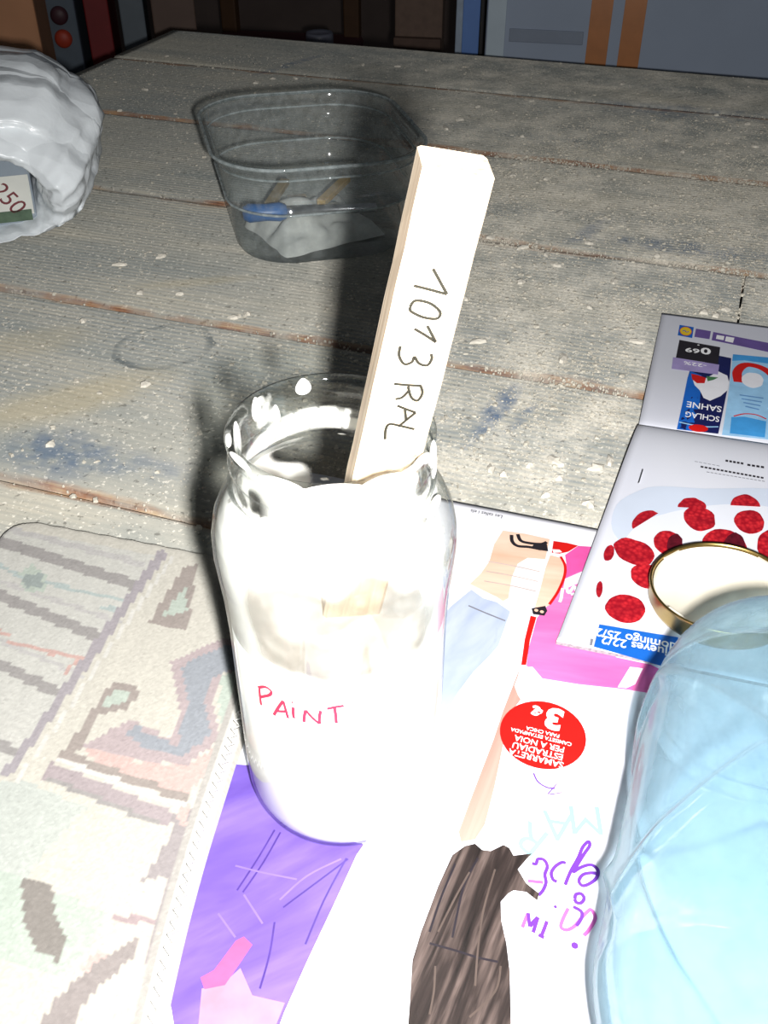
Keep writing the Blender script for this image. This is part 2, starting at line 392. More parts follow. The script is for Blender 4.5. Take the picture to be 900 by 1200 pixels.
class Page:
    """ink shapes measured on the photo, laid on a page surface zf(x, y)"""
    def __init__(s, root, zf, pages): s.root, s.zf, s.k, s.pages = root, zf, 1, pages
    def at(s, px, py):
        z = 0.002
        for _ in range(6): p = tbl(px, py, z); z = s.zf(p.x, p.y)
        return (p.x, p.y)
    def put(s, name, bm, mat):
        inv = local(s.root, [v.co for v in bm.verts])
        for v, q in zip(bm.verts, inv): v.co = q
        cy = sum((v.co.y for v in bm.verts), 0.0)/max(1, len(bm.verts)); par = s.pages[0] if len(s.pages) == 1 or br_sv(*(s.root.location.xy+Vector((sum(v.co.x for v in bm.verts)/max(1, len(bm.verts)), cy))))[1] < 0 else s.pages[1]
        o = obj(name, from_bm(name, bm), mat, par); s.k += 1; return o
    def lift(s): return .00012+.000012*s.k
    def poly(s, name, pts, mat, smooth=0): return s.put(name, fill_poly([s.at(*p) for p in pts], s.zf, s.lift(), .009, smooth), mat)
    def blob(s, name, c, rx, ry, mat, rot=0.0, wob=0.06, a0=0, a1=360, n=26):
        pts = []
        for i in range(n):
            a = math.radians(a0+(a1-a0)*i/(n if a1-a0 >= 360 else n-1)); q = 1+wob*nz(math.cos(a)*1.7+c[0], math.sin(a)*1.7+c[1])
            x, y = rx*q*math.cos(a), ry*q*math.sin(a); pts.append((c[0]+x*math.cos(rot)-y*math.sin(rot), c[1]+x*math.sin(rot)+y*math.cos(rot)))
        return s.poly(name, pts, mat)
    def stroke(s, name, pts, w, mat, n=5):
        P = [s.at(*p) for p in pts]; P = [(q.x, q.y) for q in catmull([(x, y, 0) for x, y in P], n)] if n > 1 else P
        return s.put(name, ribbon2(P, w, s.zf, s.lift()), mat)
    def disc(s, name, c, r, mat):
        x, y = s.at(*c); return s.put(name, fill_poly([(x+r*math.cos(2*PI*i/40), y+r*math.sin(2*PI*i/40)) for i in range(40)], s.zf, s.lift()), mat)
    def text(s, txt, c, size, mat, ang, bold=0.0, sx=1.0, name='printed_text'):
        me = font_mesh(txt, bold=bold); bm = bmesh.new(); bm.from_mesh(me); bpy.data.meshes.remove(me)
        x0, y0 = s.at(*c); ca, sa = math.cos(ang), math.sin(ang); L = s.lift()
        for v in bm.verts:
            x, y = v.co.x*size*sx, v.co.y*size; X, Y = x0+x*ca-y*sa, y0+x*sa+y*ca; v.co = (X, Y, s.zf(X, Y)+L)
        return s.put(name, bm, mat)
def crop(x0, y0, s): return lambda pts: [(x0+x/s, y0+y/s) for x, y in pts]
def ink(name, r, g, b, var=.10, scale=90): return flat('ink_'+name, lin(r, g, b), .38, var, scale, .35)
def paper(name, r, g, b):
    t = NT(name); c = t.coords('Object'); f = t.noise(c, 9, 3); col = t.ramp(f, [(.3, lin(r-8, g-8, b-5)), (.7, lin(r, g, b))])
    return t.end(t.bsdf(col, .42, t.bump(t.noise(c, 14, 3), .12, .002), 0, .35))
M_PAPER = paper('leaflet_paper', 236, 236, 242); M_PAPER2 = paper('brochure_paper', 216, 218, 226); M_PEDGE = flat('page_edges', lin(150, 148, 150), .8, .35, 500)
UPSIDE = math.radians(162.0)

# ------------------------------------------------------------------ the clothing leaflet under the jar
LA = math.radians(-18.0); lc, ls = math.cos(LA), math.sin(LA)
def zf_leaf(x, y):
    return .0011+.0005*max(0, nz(x*11, y*11, 5))+.0002*nz(x*30, y*30, 1)
leaf = empty('clothing_leaflet', (*tbl(540, 590)[:2], 0.0), 0)
tag(leaf, 'white clothing leaflet with red price circle lying under the paint jar', 'leaflet')
LO = Vector(tbl(540, 590)); LO.z = 0
def leaf_w(s_, v_): return (LO.x+s_*lc+v_*ls*-1, LO.y+s_*ls+v_*lc)     # s along the head of the page, v up the page
def sheet(name, s0, s1, v0, v1, ns, nv, wmap, zf, th, mat, root, edge_mat):
    vs_, fs = [], []
    for i in range(ns+1):
        for j in range(nv+1):
            x, y = wmap(s0+(s1-s0)*i/ns, v0+(v1-v0)*j/nv); vs_.append((x, y, zf(x, y)))
    N = len(vs_); m = nv+1
    vs_ += [(x, y, z-th) for x, y, z in vs_]
    for i in range(ns):
        for j in range(nv): a = i*m+j; fs.append((a, a+m, a+m+1, a+1))
    top = len(fs)
    for i in range(ns):
        for j in range(nv): a = i*m+j+N; fs.append((a, a+1, a+m+1, a+m))
    ring = [(i*m, (i+1)*m) for i in range(ns)]+[(ns*m+j, ns*m+j+1) for j in range(nv)]+[((i+1)*m+nv, i*m+nv) for i in range(ns)]+[(j+1, j) for j in range(nv)]
    for a, b in ring: fs.append((a, a+N, b+N, b))
    me = mesh(name, local(root, vs_), fs, True); o = obj(name, me, [mat, edge_mat], root)
    for k, p in enumerate(me.polygons):
        if k >= top: p.material_index = 1; p.use_smooth = False
    return o
lpage = sheet('page', -.105, .33, -.36, .0, 90, 80, leaf_w, zf_leaf, .0009, M_PAPER, leaf, M_PEDGE)
L = Page(leaf, zf_leaf, [lpage])
def m_streak(name, stops, ang, sc=(8, 160, 8), rough=.45):
    t = NT(name); g = t.n('ShaderNodeNewGeometry').outputs['Position']
    f = t.noise(t.mapping(t.mapping(g, rot=(0, 0, -ang)), sc), 1.0, 4, .6, .3)
    return t.end(t.bsdf(t.ramp(f, stops), rough, None, 0, .35))
M_FLESH = m_streak('ink_skin', [(.3, lin(214, 172, 146)), (.7, lin(238, 206, 186))], math.radians(-10), (12, 70, 8))
M_JEANS = m_streak('ink_pale_jeans', [(.3, lin(150, 162, 190)), (.7, lin(190, 198, 216))], math.radians(60), (14, 50, 8))
M_PINK = m_streak('ink_pink_shirt', [(.3, lin(212, 92, 158)), (.7, lin(232, 128, 184))], math.radians(-5), (10, 50, 8))
M_DPINK = ink('deep_pink', 206, 66, 128); M_RED = ink('red', 200, 26, 22, .06); M_WHITE = ink('white', 244, 244, 246, .02)
M_BLACK = ink('black', 38, 34, 40); M_GREY = ink('grey', 120, 120, 128)
M_PURPLE = m_streak('ink_purple_cloth', [(.25, lin(84, 62, 142)), (.5, lin(104, 82, 164)), (.75, lin(126, 104, 184))], math.radians(30), (12, 46, 8))
M_DPURPLE = ink('dark_purple', 72, 52, 122); M_LPURPLE = ink('light_purple', 122, 100, 178)
M_HAIR = m_streak('ink_dark_hair', [(.30, lin(10, 8, 8)), (.48, lin(44, 36, 34)), (.62, lin(82, 70, 66)), (.75, lin(118, 104, 98))], math.radians(66), (16, 190, 8))
M_LILAC = ink('lilac_script', 100, 52, 160); M_LPINK = ink('pink_script', 180, 90, 165); M_CYAN = ink('pale_cyan', 134, 178, 184, .03)
c1 = crop(520, 580, 3.4615)
L.poly('printed_torso', c1([(240, 145), (330, 158), (430, 180), (412, 262), (340, 256), (300, 280), (278, 330), (262, 420), (240, 432), (215, 415), (105, 362), (150, 320), (185, 270), (205, 200)]), M_FLESH)
L.poly('printed_sleeve', c1([(300, 290), (345, 262), (412, 268), (395, 360), (350, 440), (330, 500), (270, 470), (262, 425)]), ink('white_sleeve', 226, 230, 238, .05))
for k, y in enumerate((300, 340, 380)): L.stroke('printed_fold', c1([(180+k*-8, y-30), (280-k*6, y-12), (390-k*8, y+12)]), .0009, ink('fold_grey', 190, 172, 164))
L.stroke('printed_belt', c1([(275, 163), (278, 190), (300, 208), (345, 212), (395, 222)]), .0022, M_BLACK)
L.stroke('printed_belt', c1([(300, 160), (312, 186), (345, 196), (395, 200), (418, 192)]), .0022, M_BLACK)
L.poly('printed_buckle', c1([(370, 196), (418, 198), (424, 230), (396, 226), (352, 218)]), M_BLACK)
L.poly('printed_jeans', c1([(30, 452), (112, 385), (160, 420), (215, 436), (270, 474), (240, 560), (222, 612), (190, 650), (120, 720), (60, 800), (-60, 1000), (-160, 1000), (-100, 600)]), M_JEANS)
L.stroke('printed_fold', c1([(100, 450), (170, 480), (250, 512)]), .0010, M_GREY); L.stroke('printed_fold', c1([(215, 540), (205, 600), (150, 660)]), .0012, ink('jean_shadow', 166, 176, 200))
L.poly('printed_shirt', c1([(500, 240), (545, 208), (640, 214), (660, 420), (640, 600), (700, 660), (840, 690), (900, 720), (880, 812), (720, 788), (550, 770), (400, 746), (370, 715), (335, 695), (345, 620), (378, 500), (430, 440), (470, 390), (492, 330)]), M_PINK)
L.poly('printed_collar', c1([(492, 245), (545, 208), (630, 214), (600, 292), (492, 338), (500, 300)]), ink('collar_pink', 216, 84, 156))
L.poly('printed_hair', c1([(445, 188), (500, 196), (545, 207), (505, 232), (470, 240), (438, 236)]), M_RED)
L.poly('printed_teeth', c1([(440, 222), (470, 224), (480, 234), (445, 236)]), M_WHITE)
L.poly('printed_band', c1([(492, 342), (606, 292), (596, 338), (484, 386)]), ink('band_white', 236, 226, 238, .04))
L.stroke('printed_script', c1([(482, 380), (476, 420), (470, 436)]), .0016, M_WHITE); L.stroke('printed_script', c1([(498, 372), (506, 400), (530, 372), (540, 396), (562, 360), (572, 392)]), .0016, M_WHITE)
L.stroke('printed_script', c1([(515, 405), (560, 398), (585, 396)]), .0016, M_WHITE)
L.poly('printed_arm', c1([(432, 246), (470, 256), (488, 285), (486, 330), (462, 390), (425, 452), (368, 462), (392, 380), (412, 300)]), M_FLESH, 0)
L.stroke('printed_cuff', c1([(474, 252), (492, 290), (488, 336), (462, 396), (428, 446)]), .0016, M_RED)
L.poly('printed_bracelet', c1([(356, 462), (412, 452), (420, 472), (408, 492), (362, 486)]), M_BLACK)
for q in ((375, 470), (398, 476)): L.disc('printed_bead', c1([q])[0], .0011, M_FLESH)
L.poly('printed_cuff', c1([(352, 492), (376, 498), (350, 590), (334, 692), (314, 692), (328, 590)]), M_RED)
L.poly('printed_skirt', c1([(318, 702), (360, 700), (402, 750), (330, 790), (290, 780)]), M_WHITE)
L.poly('printed_strap', c1([(755, 700), (808, 706), (776, 770), (740, 786), (705, 782)]), M_WHITE)
L.poly('printed_leg', c1([(312, 696), (300, 740), (286, 776), (300, 812), (312, 832), (262, 900), (236, 1040), (208, 1177), (180, 1290), (166, 1340), (128, 1400), (70, 1410), (60, 1370), (104, 1250), (150, 1130), (200, 1000), (240, 880)]), m_streak('ink_leg_skin', [(.3, lin(172, 124, 112)), (.7, lin(190, 148, 136))], 1.2))
# red price circle
rad = (Vector((*L.at(586, 858), 0))-Vector((*L.at(687, 864), 0))).length/2
L.disc('price_circle', (636, 861), rad, M_RED)
for txt, c, sz in (('SAMARRETA', (628, 889), .0050), ('ESTRADIAU', (630, 880.5), .0050), ('PER A NOIA', (632, 872), .0048), ('CAMISETA ESTAMPADA', (634, 864), .0030), ('PARA CHICA', (636, 858.5), .0030)):
    L.text(txt, c, sz, M_WHITE, UPSIDE, .012, .92)
L.text('3', (649, 842), .0175, M_WHITE, UPSIDE, .05, 1.0); L.text('€', (629, 833), .0075, M_WHITE, UPSIDE, .05); 
c2 = crop(450, 880, 3.0)
L.stroke('printed_arrow', c2([(525, 80), (540, 110), (570, 130), (600, 135)]), .0008, M_LILAC); L.stroke('printed_arrow', c2([(575, 155), (608, 118), (622, 150), (580, 156)]), .0006, M_LILAC, 1)
for ch, q, a in (('M', (708, 240), 178), ('A', (610, 262), 170), ('R', (520, 308), 140)): L.text(ch, c2([q])[0], .021, M_CYAN, math.radians(a))
c3 = crop(560, 920, 5.294)
for pts, m in (([(540, 625), (575, 540), (620, 460), (650, 390), (685, 355), (692, 382), (660, 430), (610, 510), (590, 545), (640, 515), (700, 500), (742, 530), (738, 575), (700, 612), (650, 630), (626, 600), (650, 562), (700, 550), (742, 556)], M_LILAC),
               ([(545, 490), (520, 485), (480, 510), (455, 550), (465, 590), (490, 605)], M_LILAC), ([(335, 490), (360, 495), (372, 465), (410, 470), (430, 510), (415, 560), (422, 610), (402, 660), (375, 690)], M_LILAC), ([(310, 600), (360, 605), (405, 610)], M_LPINK),
               ([(600, 712), (608, 684), (640, 680), (658, 708), (640, 736), (610, 734), (600, 712)], M_LILAC),
               ([(655, 940), (690, 900), (727, 830), (702, 780), (680, 790), (640, 832), (600, 880), (550, 905), (514, 885), (530, 830), (560, 770)], M_LPINK), ([(590, 760), (640, 790), (642, 830), (610, 880)], M_LILAC),
               ([(375, 935), (410, 952)], M_LILAC), ([(392, 944), (410, 900), (428, 850)], M_LILAC), ([(275, 890), (294, 840), (312, 800)], M_LPINK), ([(312, 800), (316, 845), (322, 885)], M_LILAC), ([(322, 885), (346, 852), (372, 826)], M_LILAC), ([(372, 826), (358, 870), (342, 922)], M_LILAC)):
    L.stroke('printed_script', c3(pts), .0015, m)
L.disc('printed_dot', c3([(600, 1002)])[0], .0014, M_LILAC); L.disc('printed_dot', c3([(480, 762)])[0], .0007, M_LILAC)
L.poly('printed_hair', c2([(320, 330), (345, 352), (375, 356), (420, 334), (440, 345), (455, 372), (520, 364), (500, 385), (470, 420), (500, 470), (545, 505), (538, 530), (500, 500), (455, 494), (436, 505), (410, 534), (412, 600), (430, 680), (442, 780), (446, 960), (440, 1040), (80, 1040), (90, 900), (100, 740), (130, 640), (160, 560), (190, 480), (240, 370), (285, 338)]), M_HAIR)
for pts in ([(160, 680), (250, 705), (330, 730), (400, 745)], [(250, 400), (200, 520), (160, 640)], [(330, 380), (280, 480), (240, 660)]): L.stroke('printed_strand', c2(pts), .0009, M_BLACK)
for pts in ([(300, 430), (250, 520), (190, 640)], [(390, 420), (350, 560), (330, 700), (320, 830)], [(410, 760), (390, 850), (300, 940)], [(180, 760), (175, 850), (160, 930)]): L.stroke('printed_strand', c2(pts), .0008, ink('hair_light', 78, 67, 62))
L.poly('printed_scarf', c2([(425, 640), (470, 670), (495, 760), (520, 810), (480, 820), (445, 750)]), ink('scarf', 206, 218, 228, .06))
# purple trousers at the foot of the page
c4 = crop(200, 880, 2.5)
L.poly('printed_trousers', c4([(150, 40), (420, 60), (620, 200), (545, 308), (480, 450), (400, 620), (332, 772), (300, 860), (20, 860), (-40, 500)]), M_PURPLE)
for pts, m in (([(305, 235), (255, 320), (195, 412)], M_DPURPLE), ([(322, 242), (272, 330), (212, 418)], M_DPURPLE), ([(520, 320), (440, 380), (330, 462)], M_DPURPLE), ([(515, 318), (450, 440), (395, 570)], M_DPURPLE), ([(305, 505), (290, 600), (262, 700)], M_DPURPLE), ([(500, 320), (400, 370), (320, 440)], M_LPURPLE), ([(190, 340), (270, 360), (370, 380)], M_LPURPLE), ([(140, 480), (190, 550)], M_LPURPLE), ([(215, 425), (270, 510)], M_LPURPLE)):
    L.stroke('printed_fold', c4(pts), .0008, m)
L.poly('printed_knee', c4([(92, 700), (150, 690), (205, 640), (240, 720), (335, 742), (300, 830), (80, 830)]), ink('knee', 158, 122, 140))
L.poly('printed_tape', c4([(192, 560), (215, 548), (240, 572), (160, 690), (100, 702), (88, 668), (128, 646)]), ink('tape_pink', 184, 84, 128))
L.text('Les talles i els', (570, 603.5), .0045, M_BLACK, UPSIDE, .0, .8)

# ------------------------------------------------------------------ the food brochure, open, over the leaflet
BS = Vector(tbl(748, 501, .004)); BS.z = 0; BA = math.radians(-16.5); bc, bs = math.cos(BA), math.sin(BA)
def br_sv(x, y): dx, dy = x-BS.x, y-BS.y; return dx*bc+dy*bs, -dx*bs+dy*bc
def zf_bro(x, y):
    s_, v = br_sv(x, y)
    if v < 0: t = min(1.0, -v/.21); z = .0044+.0085*math.sin(PI*min(1, t*1.0)**.42)*(1-t)**.6
    else: t = min(1.0, v/.185); z = .0044+.0045*math.sin(PI*t**.5)*(1-t)**.5
    return z+.0004*nz(x*14, y*14, 3)
bro = empty('food_brochure', (BS.x, BS.y, 0.0), 0)
tag(bro, 'open glossy food brochure with raspberries and a blue date box', 'brochure')
def bro_w(lean0, lean1):
    def f(s_, v):
        s2 = s_+(v*lean1 if v > 0 else v*lean0); return (BS.x+s2*bc-v*bs, BS.y+s2*bs+v*bc)
    return f
bp0 = sheet('page', 0.0, .30, -.218, 0.0, 60, 60, bro_w(.105, .02), zf_bro, .0022, M_PAPER2, bro, M_PEDGE)
bp1 = sheet('page', 0.0, .30, 0.0, .178, 60, 50, bro_w(.105, .02), zf_bro, .0022, M_PAPER2, bro, M_PEDGE)
B = Page(bro, zf_bro, [bp0, bp1])
M_NAVY = ink('navy', 24, 30, 84); M_BLUE = ink('blue', 26, 96, 186); M_LBLUE = ink('light_blue', 150, 196, 230); M_MBLUE = ink('sky_blue', 66, 150, 214)
M_BAND = ink('purple_band', 104, 84, 148); M_LIL = ink('lilac_box', 160, 146, 196); M_YEL = ink('yellow', 232, 196, 40); M_CREAM = ink('cream', 232, 232, 238, .03); M_GREEN = ink('leaf_green', 70, 124, 80)
c5 = crop(650, 360, 3.6)
B.poly('printed_logo', c5([(527, 75), (587, 85), (580, 131), (519, 119)]), M_BLUE)
B.blob('printed_logo', c5([(553, 102)])[0], 7.2, 5.2, M_RED, .15, 0); B.blob('printed_logo', c5([(553, 102)])[0], 6.6, 4.7, M_YEL, .15, 0)
B.stroke('printed_logo', c5([(540, 102), (548, 98), (556, 106), (566, 103)]), .0008, M_BLUE)
B.poly('printed_square', c5([(596, 91), (659, 102), (653, 136), (589, 126)]), M_BAND)
B.poly('printed_banner', c5([(669, 105), (780, 128), (905, 152), (1010, 170), (1002, 208), (900, 190), (780, 164), (662, 140)]), M_BAND)
B.poly('printed_icon', c5([(684, 118), (716, 123), (712, 140), (680, 134)]), M_WHITE); B.poly('printed_icon', c5([(723, 124), (758, 130), (752, 151), (718, 144)]), M_WHITE)
# cans
B.poly('printed_can', c5([(690, 205), (745, 216), (738, 300), (712, 430), (690, 535), (515, 515), (540, 400), (560, 300), (572, 262)]), M_NAVY)
B.poly('printed_can', c5([(572, 270), (620, 290), (612, 400), (580, 523), (515, 515), (540, 400), (560, 300)]), M_BLUE)
B.poly('printed_cream', c5([(578, 292), (640, 300), (690, 272), (728, 290), (735, 318), (728, 352), (700, 376), (655, 396), (628, 384), (612, 352), (590, 330)]), M_CREAM)
B.poly('printed_strawberry', c5([(576, 282), (606, 288), (638, 300), (632, 322), (600, 322), (580, 306)]), M_RED); B.poly('printed_leaf', c5([(640, 292), (690, 298), (670, 308), (645, 314)]), M_GREEN)
B.text('SCHLAG', c5([(622, 462)])[0], .0092, M_WHITE, UPSIDE, .01, .66); B.text('SAHNE', c5([(630, 420)])[0], .0108, M_WHITE, UPSIDE, .01, .70)
B.stroke('printed_line', c5([(525, 486), (580, 498), (640, 506), (690, 506)]), .0011, M_LBLUE); B.blob('printed_badge', c5([(606, 512)])[0], 11.5, 4.2, M_RED, .1, 0)
B.poly('printed_pack', c5([(752, 200), (820, 206), (905, 214), (1000, 224), (985, 572), (900, 560), (705, 540), (728, 400), (742, 290)]), M_LBLUE)
B.poly('printed_pack_top', c5([(752, 200), (905, 214), (903, 240), (800, 226), (748, 228)]), M_MBLUE)
B.stroke('printed_strawberries', c5([(775, 318), (770, 275), (800, 246), (850, 250), (895, 270), (930, 300)]), .0068, M_RED); B.blob('printed_cream', c5([(835, 310)])[0], 13, 9, M_CREAM, .1, .1)
for k in range(4): B.stroke('printed_line', c5([(780+k*8, 372+k*16), (880-k*6, 386+k*16)]), .0016, ink('pack_text', 96, 140, 190), 1)
B.stroke('printed_line', c5([(755, 462), (800, 452), (850, 456), (892, 474)]), .0012, M_RED)
B.poly('printed_box', c5([(745, 466), (800, 464), (892, 484), (886, 552), (738, 534)]), M_MBLUE)
# price
B.poly('price_box', c5([(526, 140), (698, 171), (689, 243), (511, 215)]), M_BLACK); B.poly('discount_box', c5([(499, 213), (694, 245), (688, 287), (493, 262)]), M_LIL)
B.text('0', c5([(637, 186)])[0], .0150, M_WHITE, UPSIDE, .03, 1.0); B.text('69', c5([(581, 184)])[0], .0104, M_WHITE, UPSIDE, .02, 1.05); B.disc('printed_dot', c5([(606, 162)])[0], .0008, M_WHITE)
B.text('-22%', c5([(592, 243)])[0], .0076, M_WHITE, UPSIDE, .01, 1.1)
# lower page: grey blurb, cream plate with raspberries
c6 = crop(660, 560, 3.75)
B.poly('printed_cloth', c6([(215, 230), (235, 120), (330, 60), (420, 40), (620, 50), (1000, 70), (1000, 300), (500, 250), (300, 300)]), ink('pale_blue_cloth', 198, 207, 222, .05, 20), 4)
B.poly('printed_cream', c6([(190, 470), (230, 390), (280, 260), (360, 190), (450, 160), (540, 140), (700, 120), (900, 130), (1050, 200), (1050, 700), (400, 680), (230, 650), (190, 560)]), ink('plate_cream', 218, 221, 229, .03, 20), 4)
for k, (x0, y0, x1, y1) in enumerate(((720, 650, 800, 664), (812, 668, 888, 680), (615, 676, 885, 726), (590, 655, 700, 676), (640, 700, 890, 742))): 
    n = int((x1-x0)/16)
    for i in range(n):
        a, b = i/n, (i+.7)/n; B.stroke('printed_line', c5([(x0+(x1-x0)*a, y0+(y1-y0)*a), (x0+(x1-x0)*b, y0+(y1-y0)*b)]), (.0022, .0022, .0018, .0005, .0006)[k], M_GREY if k > 2 else M_BLACK, 1)
def m_berry():
    t = NT('ink_raspberry'); g = t.n('ShaderNodeNewGeometry').outputs['Position']; v = t.n('ShaderNodeTexVoronoi'); t.link(g, v.inputs[0]); v.inputs['Scale'].default_value = 420
    col = t.ramp(v.outputs['Distance'], [(.15, lin(206, 42, 50)), (.75, lin(150, 14, 30))]); col = t.mix(t.ramp(t.noise(g, 70, 2), [(.4, 0.), (.65, .5)]), col, lin(120, 10, 28)); return t.end(t.bsdf(col, .4, None, 0, .35))
M_BERRY = m_berry(); M_DBERRY = ink('dark_berry', 84, 16, 30, .35, 300)
for (x, y, rx, ry, rot, a0, a1, dk) in ((565, 138, 62, 46, .05, 180, 360, 0), (797, 130, 64, 50, .05, 180, 360, 0), (597, 185, 72, 54, .35, 0, 360, 0), (818, 200, 66, 52, .2, 0, 360, 0), (362, 196, 66, 40, -.45, 170, 350, 0), (460, 292, 66, 52, .3, 0, 360, 1), (705, 302, 100, 70, .25, 0, 360, 1), (905, 300, 56, 64, .2, 0, 360, 0), (310, 332, 92, 54, .35, 0, 360, 0), (200, 338, 22, 36, .3, 0, 360, 0), (365, 440, 72, 52, .3, 0, 360, 0), (158, 497, 14, 36, .1, 0, 360, 0), (272, 582, 88, 62, .15, 0, 360, 0), (862, 430, 70, 44, .3, 0, 360, 1), (560, 560, 80, 56, .2, 0, 360, 0), (760, 600, 80, 60, .2, 0, 360, 0)):
    B.blob('printed_raspberry', c6([(x, y)])[0], rx/3.75, ry/3.75, M_BERRY, rot, .10, a0, a1)
    if dk: B.blob('printed_raspberry_shade', c6([(x+rx*.42, y+ry*.1)])[0], rx*.5/3.75, ry*.86/3.75, M_DBERRY, rot, .15)
c7 = crop(620, 620, 5.625)
B.poly('date_box', c7([(462, 640), (820, 700), (980, 725), (960, 940), (800, 895), (640, 848), (425, 788)]), M_BLUE)
B.text('jueves 22/2', c7([(690, 778)])[0], .0084, M_WHITE, math.radians(164), .015, .88); B.text('domingo 25/2', c7([(700, 736)])[0], .0084, M_WHITE, math.radians(164), .015, .88)
B.poly('printed_mark', c7([(405, 735), (422, 738), (412, 782), (398, 778)]), M_GREY)
M_STEEL = flat('steel', (.55, .55, .57), .28, .1, 200, .5, 1.0)
p0, p1 = [Vector((*B.at(*q), 0)) for q in c5([(370, 688), (353, 744)])]
for p in (p0, p1): p.z = zf_bro(p.x, p.y)
st = [p0+Vector((0, 0, -.001)), p0+Vector((0, 0, .0007)), p1+Vector((0, 0, .0007)), p1+Vector((0, 0, -.001))]
obj('staple', tube('staple', local(bro, st), .00045, 6), M_STEEL, bro)

# ------------------------------------------------------------------ folded woven cloth
CA = math.radians(-15.4); cc, cs = math.cos(CA), math.sin(CA)
CC = Vector((-.0580, .4170, 0))                       # its corner beside the jar
cloth = empty('woven_cloth', (CC.x, CC.y, 0), 0)
tag(cloth, 'folded cream woven cloth with grey, mint and rose pattern beside the jar', 'cloth')
CW, CH, CT = .176, .40, .0075
def cl_w(s_, v):                                      # s to the left of the corner, v towards the viewer
    lean = .20*v*(1 if v < .13 else 1)-.0
    ss = -s_+lean+.004*math.sin(v*19+.6)-.010*max(0, 1-v/.05)**2*max(0, 1-s_/.05)
    return CC.x+ss*cc+v*cs, CC.y+ss*cs-v*cc
def P_(pts): return [tuple(tbl(0+x/2, 600+y/2, .006)[:2]) for x, y in pts]
CRM, GRY, LIL, BLU, MNT, ROS, BRN, WHT, DKB = lin(226, 222, 210), lin(158, 154, 156), lin(168, 160, 172), lin(150, 160, 176), lin(196, 212, 200), lin(226, 190, 184), lin(160, 146, 142), lin(240, 238, 232), lin(122, 114, 112)
def band(x0, y0, x1, y1, w): 
    d = math.hypot(x1-x0, y1-y0); nx, ny = -(y1-y0)/d*w/2, (x1-x0)/d*w/2; return [(x0+nx, y0+ny), (x1+nx, y1+ny), (x1-nx, y1-ny), (x0-nx, y0-ny)]
PAT = []
def pat(col, pts): PAT.append((col, P_(pts)))
pat(lin(222, 222, 216), [(-200, 0), (360, 110), (20, 600), (-200, 820)])
for a in ((-150, 25, 325, 182, 26), (-150, 140, 235, 302, 26), (-150, 295, 152, 438, 26), (-150, 480, 45, 576, 26)): pat(GRY, band(*a))
for a in ((-150, 0, 340, 130, 14), (-150, 118, 285, 268, 10), (-150, 250, 200, 392, 10)): pat(lin(206, 204, 204), band(*a))
pat(MNT, [(40, 150), (75, 128), (112, 160), (100, 190), (60, 196)]); pat(lin(150, 168, 168), [(50, 155), (100, 150), (95, 182), (60, 185)])
for a in ((-20, 120, 50, 160, 9), (100, 170, 200, 196, 9), (200, 196, 300, 216, 9), (230, 232, 290, 236, 10)): pat(lin(186, 204, 204), band(*a))
for a in ((-20, 280, 20, 296, 9), (20, 310, 120, 338, 9), (120, 338, 195, 352, 9), (150, 385, 180, 350, 8)): pat(lin(222, 176, 168), band(*a))
pat(LIL, band(384, 96, 8, 628, 22)); pat(WHT, band(404, 110, 36, 640, 8))
for dx, dy in ((0, 0),): 
    pat(BRN, [(430, 132), (462, 128), (438, 284), (348, 264)]); pat(MNT, [(434, 178), (436, 240), (378, 252), (410, 205)]); pat(CRM, [(458, 150), (500, 170), (480, 300), (446, 230)])
pat(BRN, [(262, 402), (332, 424), (296, 470), (232, 478), (172, 578), (148, 566)]); pat(MNT, [(262, 424), (312, 428), (286, 456), (236, 462)])
pat(lin(190, 170, 176), [(398, 360), (528, 300), (600, 340), (590, 400), (520, 380), (496, 440), (512, 540), (440, 600), (330, 590), (190, 555), (300, 492), (404, 540), (420, 470)])
pat(BLU, [(424, 370), (530, 316), (600, 352), (560, 372), (490, 400), (478, 450), (494, 530), (430, 578), (330, 556), (290, 520), (318, 506), (410, 556), (440, 470)])
pat(MNT, [(520, 392), (580, 372), (590, 500), (520, 520), (508, 450)])
pat(ROS, [(190, 556), (330, 594), (440, 602), (520, 545), (500, 600), (440, 668), (330, 640), (230, 604)])
pat(BRN, band(140, 572, 436, 680, 20)); pat(WHT, band(132, 586, 430, 698, 14)); pat(lin(176, 160, 168), [(112, 590), (410, 712), (388, 745), (100, 632)]); pat(GRY, band(108, 632, 372, 738, 12))
pat(lin(206, 214, 208), [(-200, 640), (60, 640), (200, 700), (60, 860), (-200, 800)])
pat(MNT, [(-200, 800), (60, 860), (250, 950), (210, 1020), (140, 1100), (-200, 980)]); pat(DKB, [(46, 868), (120, 884), (130, 960), (150, 1000), (136, 1062), (80, 1030), (55, 960)])
pat(lin(150, 138, 140), [(40, 1300), (120, 1160), (200, 1080), (330, 1000), (316, 1050), (250, 1100), (180, 1180), (150, 1300)]); pat(ROS, [(180, 1080), (230, 1030), (250, 1040), (200, 1090)])
pat(lin(176, 150, 158), band(262, 955, 372, 968, 16)); pat(WHT, band(300, 905, 395, 920, 30))
pat(lin(160, 150, 156), [(400, 712), (440, 700), (520, 700), (500, 860), (470, 960), (420, 1120), (400, 1300), (290, 1300), (330, 1150), (350, 1000), (390, 860), (330, 870), (400, 760)])
pat(ROS, [(412, 700), (442, 690), (436, 740), (418, 738)]); pat(WHT, [(440, 690), (520, 610), (540, 640), (505, 700)])
def in_poly(P, x, y):
    c = np.zeros(x.shape, bool); n = len(P)
    for i in range(n):
        (x0, y0), (x1, y1) = P[i], P[(i+1) % n]
        if y0 == y1: continue
        c ^= ((y0 > y) != (y1 > y)) & (x < (x1-x0)*(y-y0)/(y1-y0)+x0)
    return c
CELL = .0011; NS, NV = int(CW/CELL), int(CH/CELL)
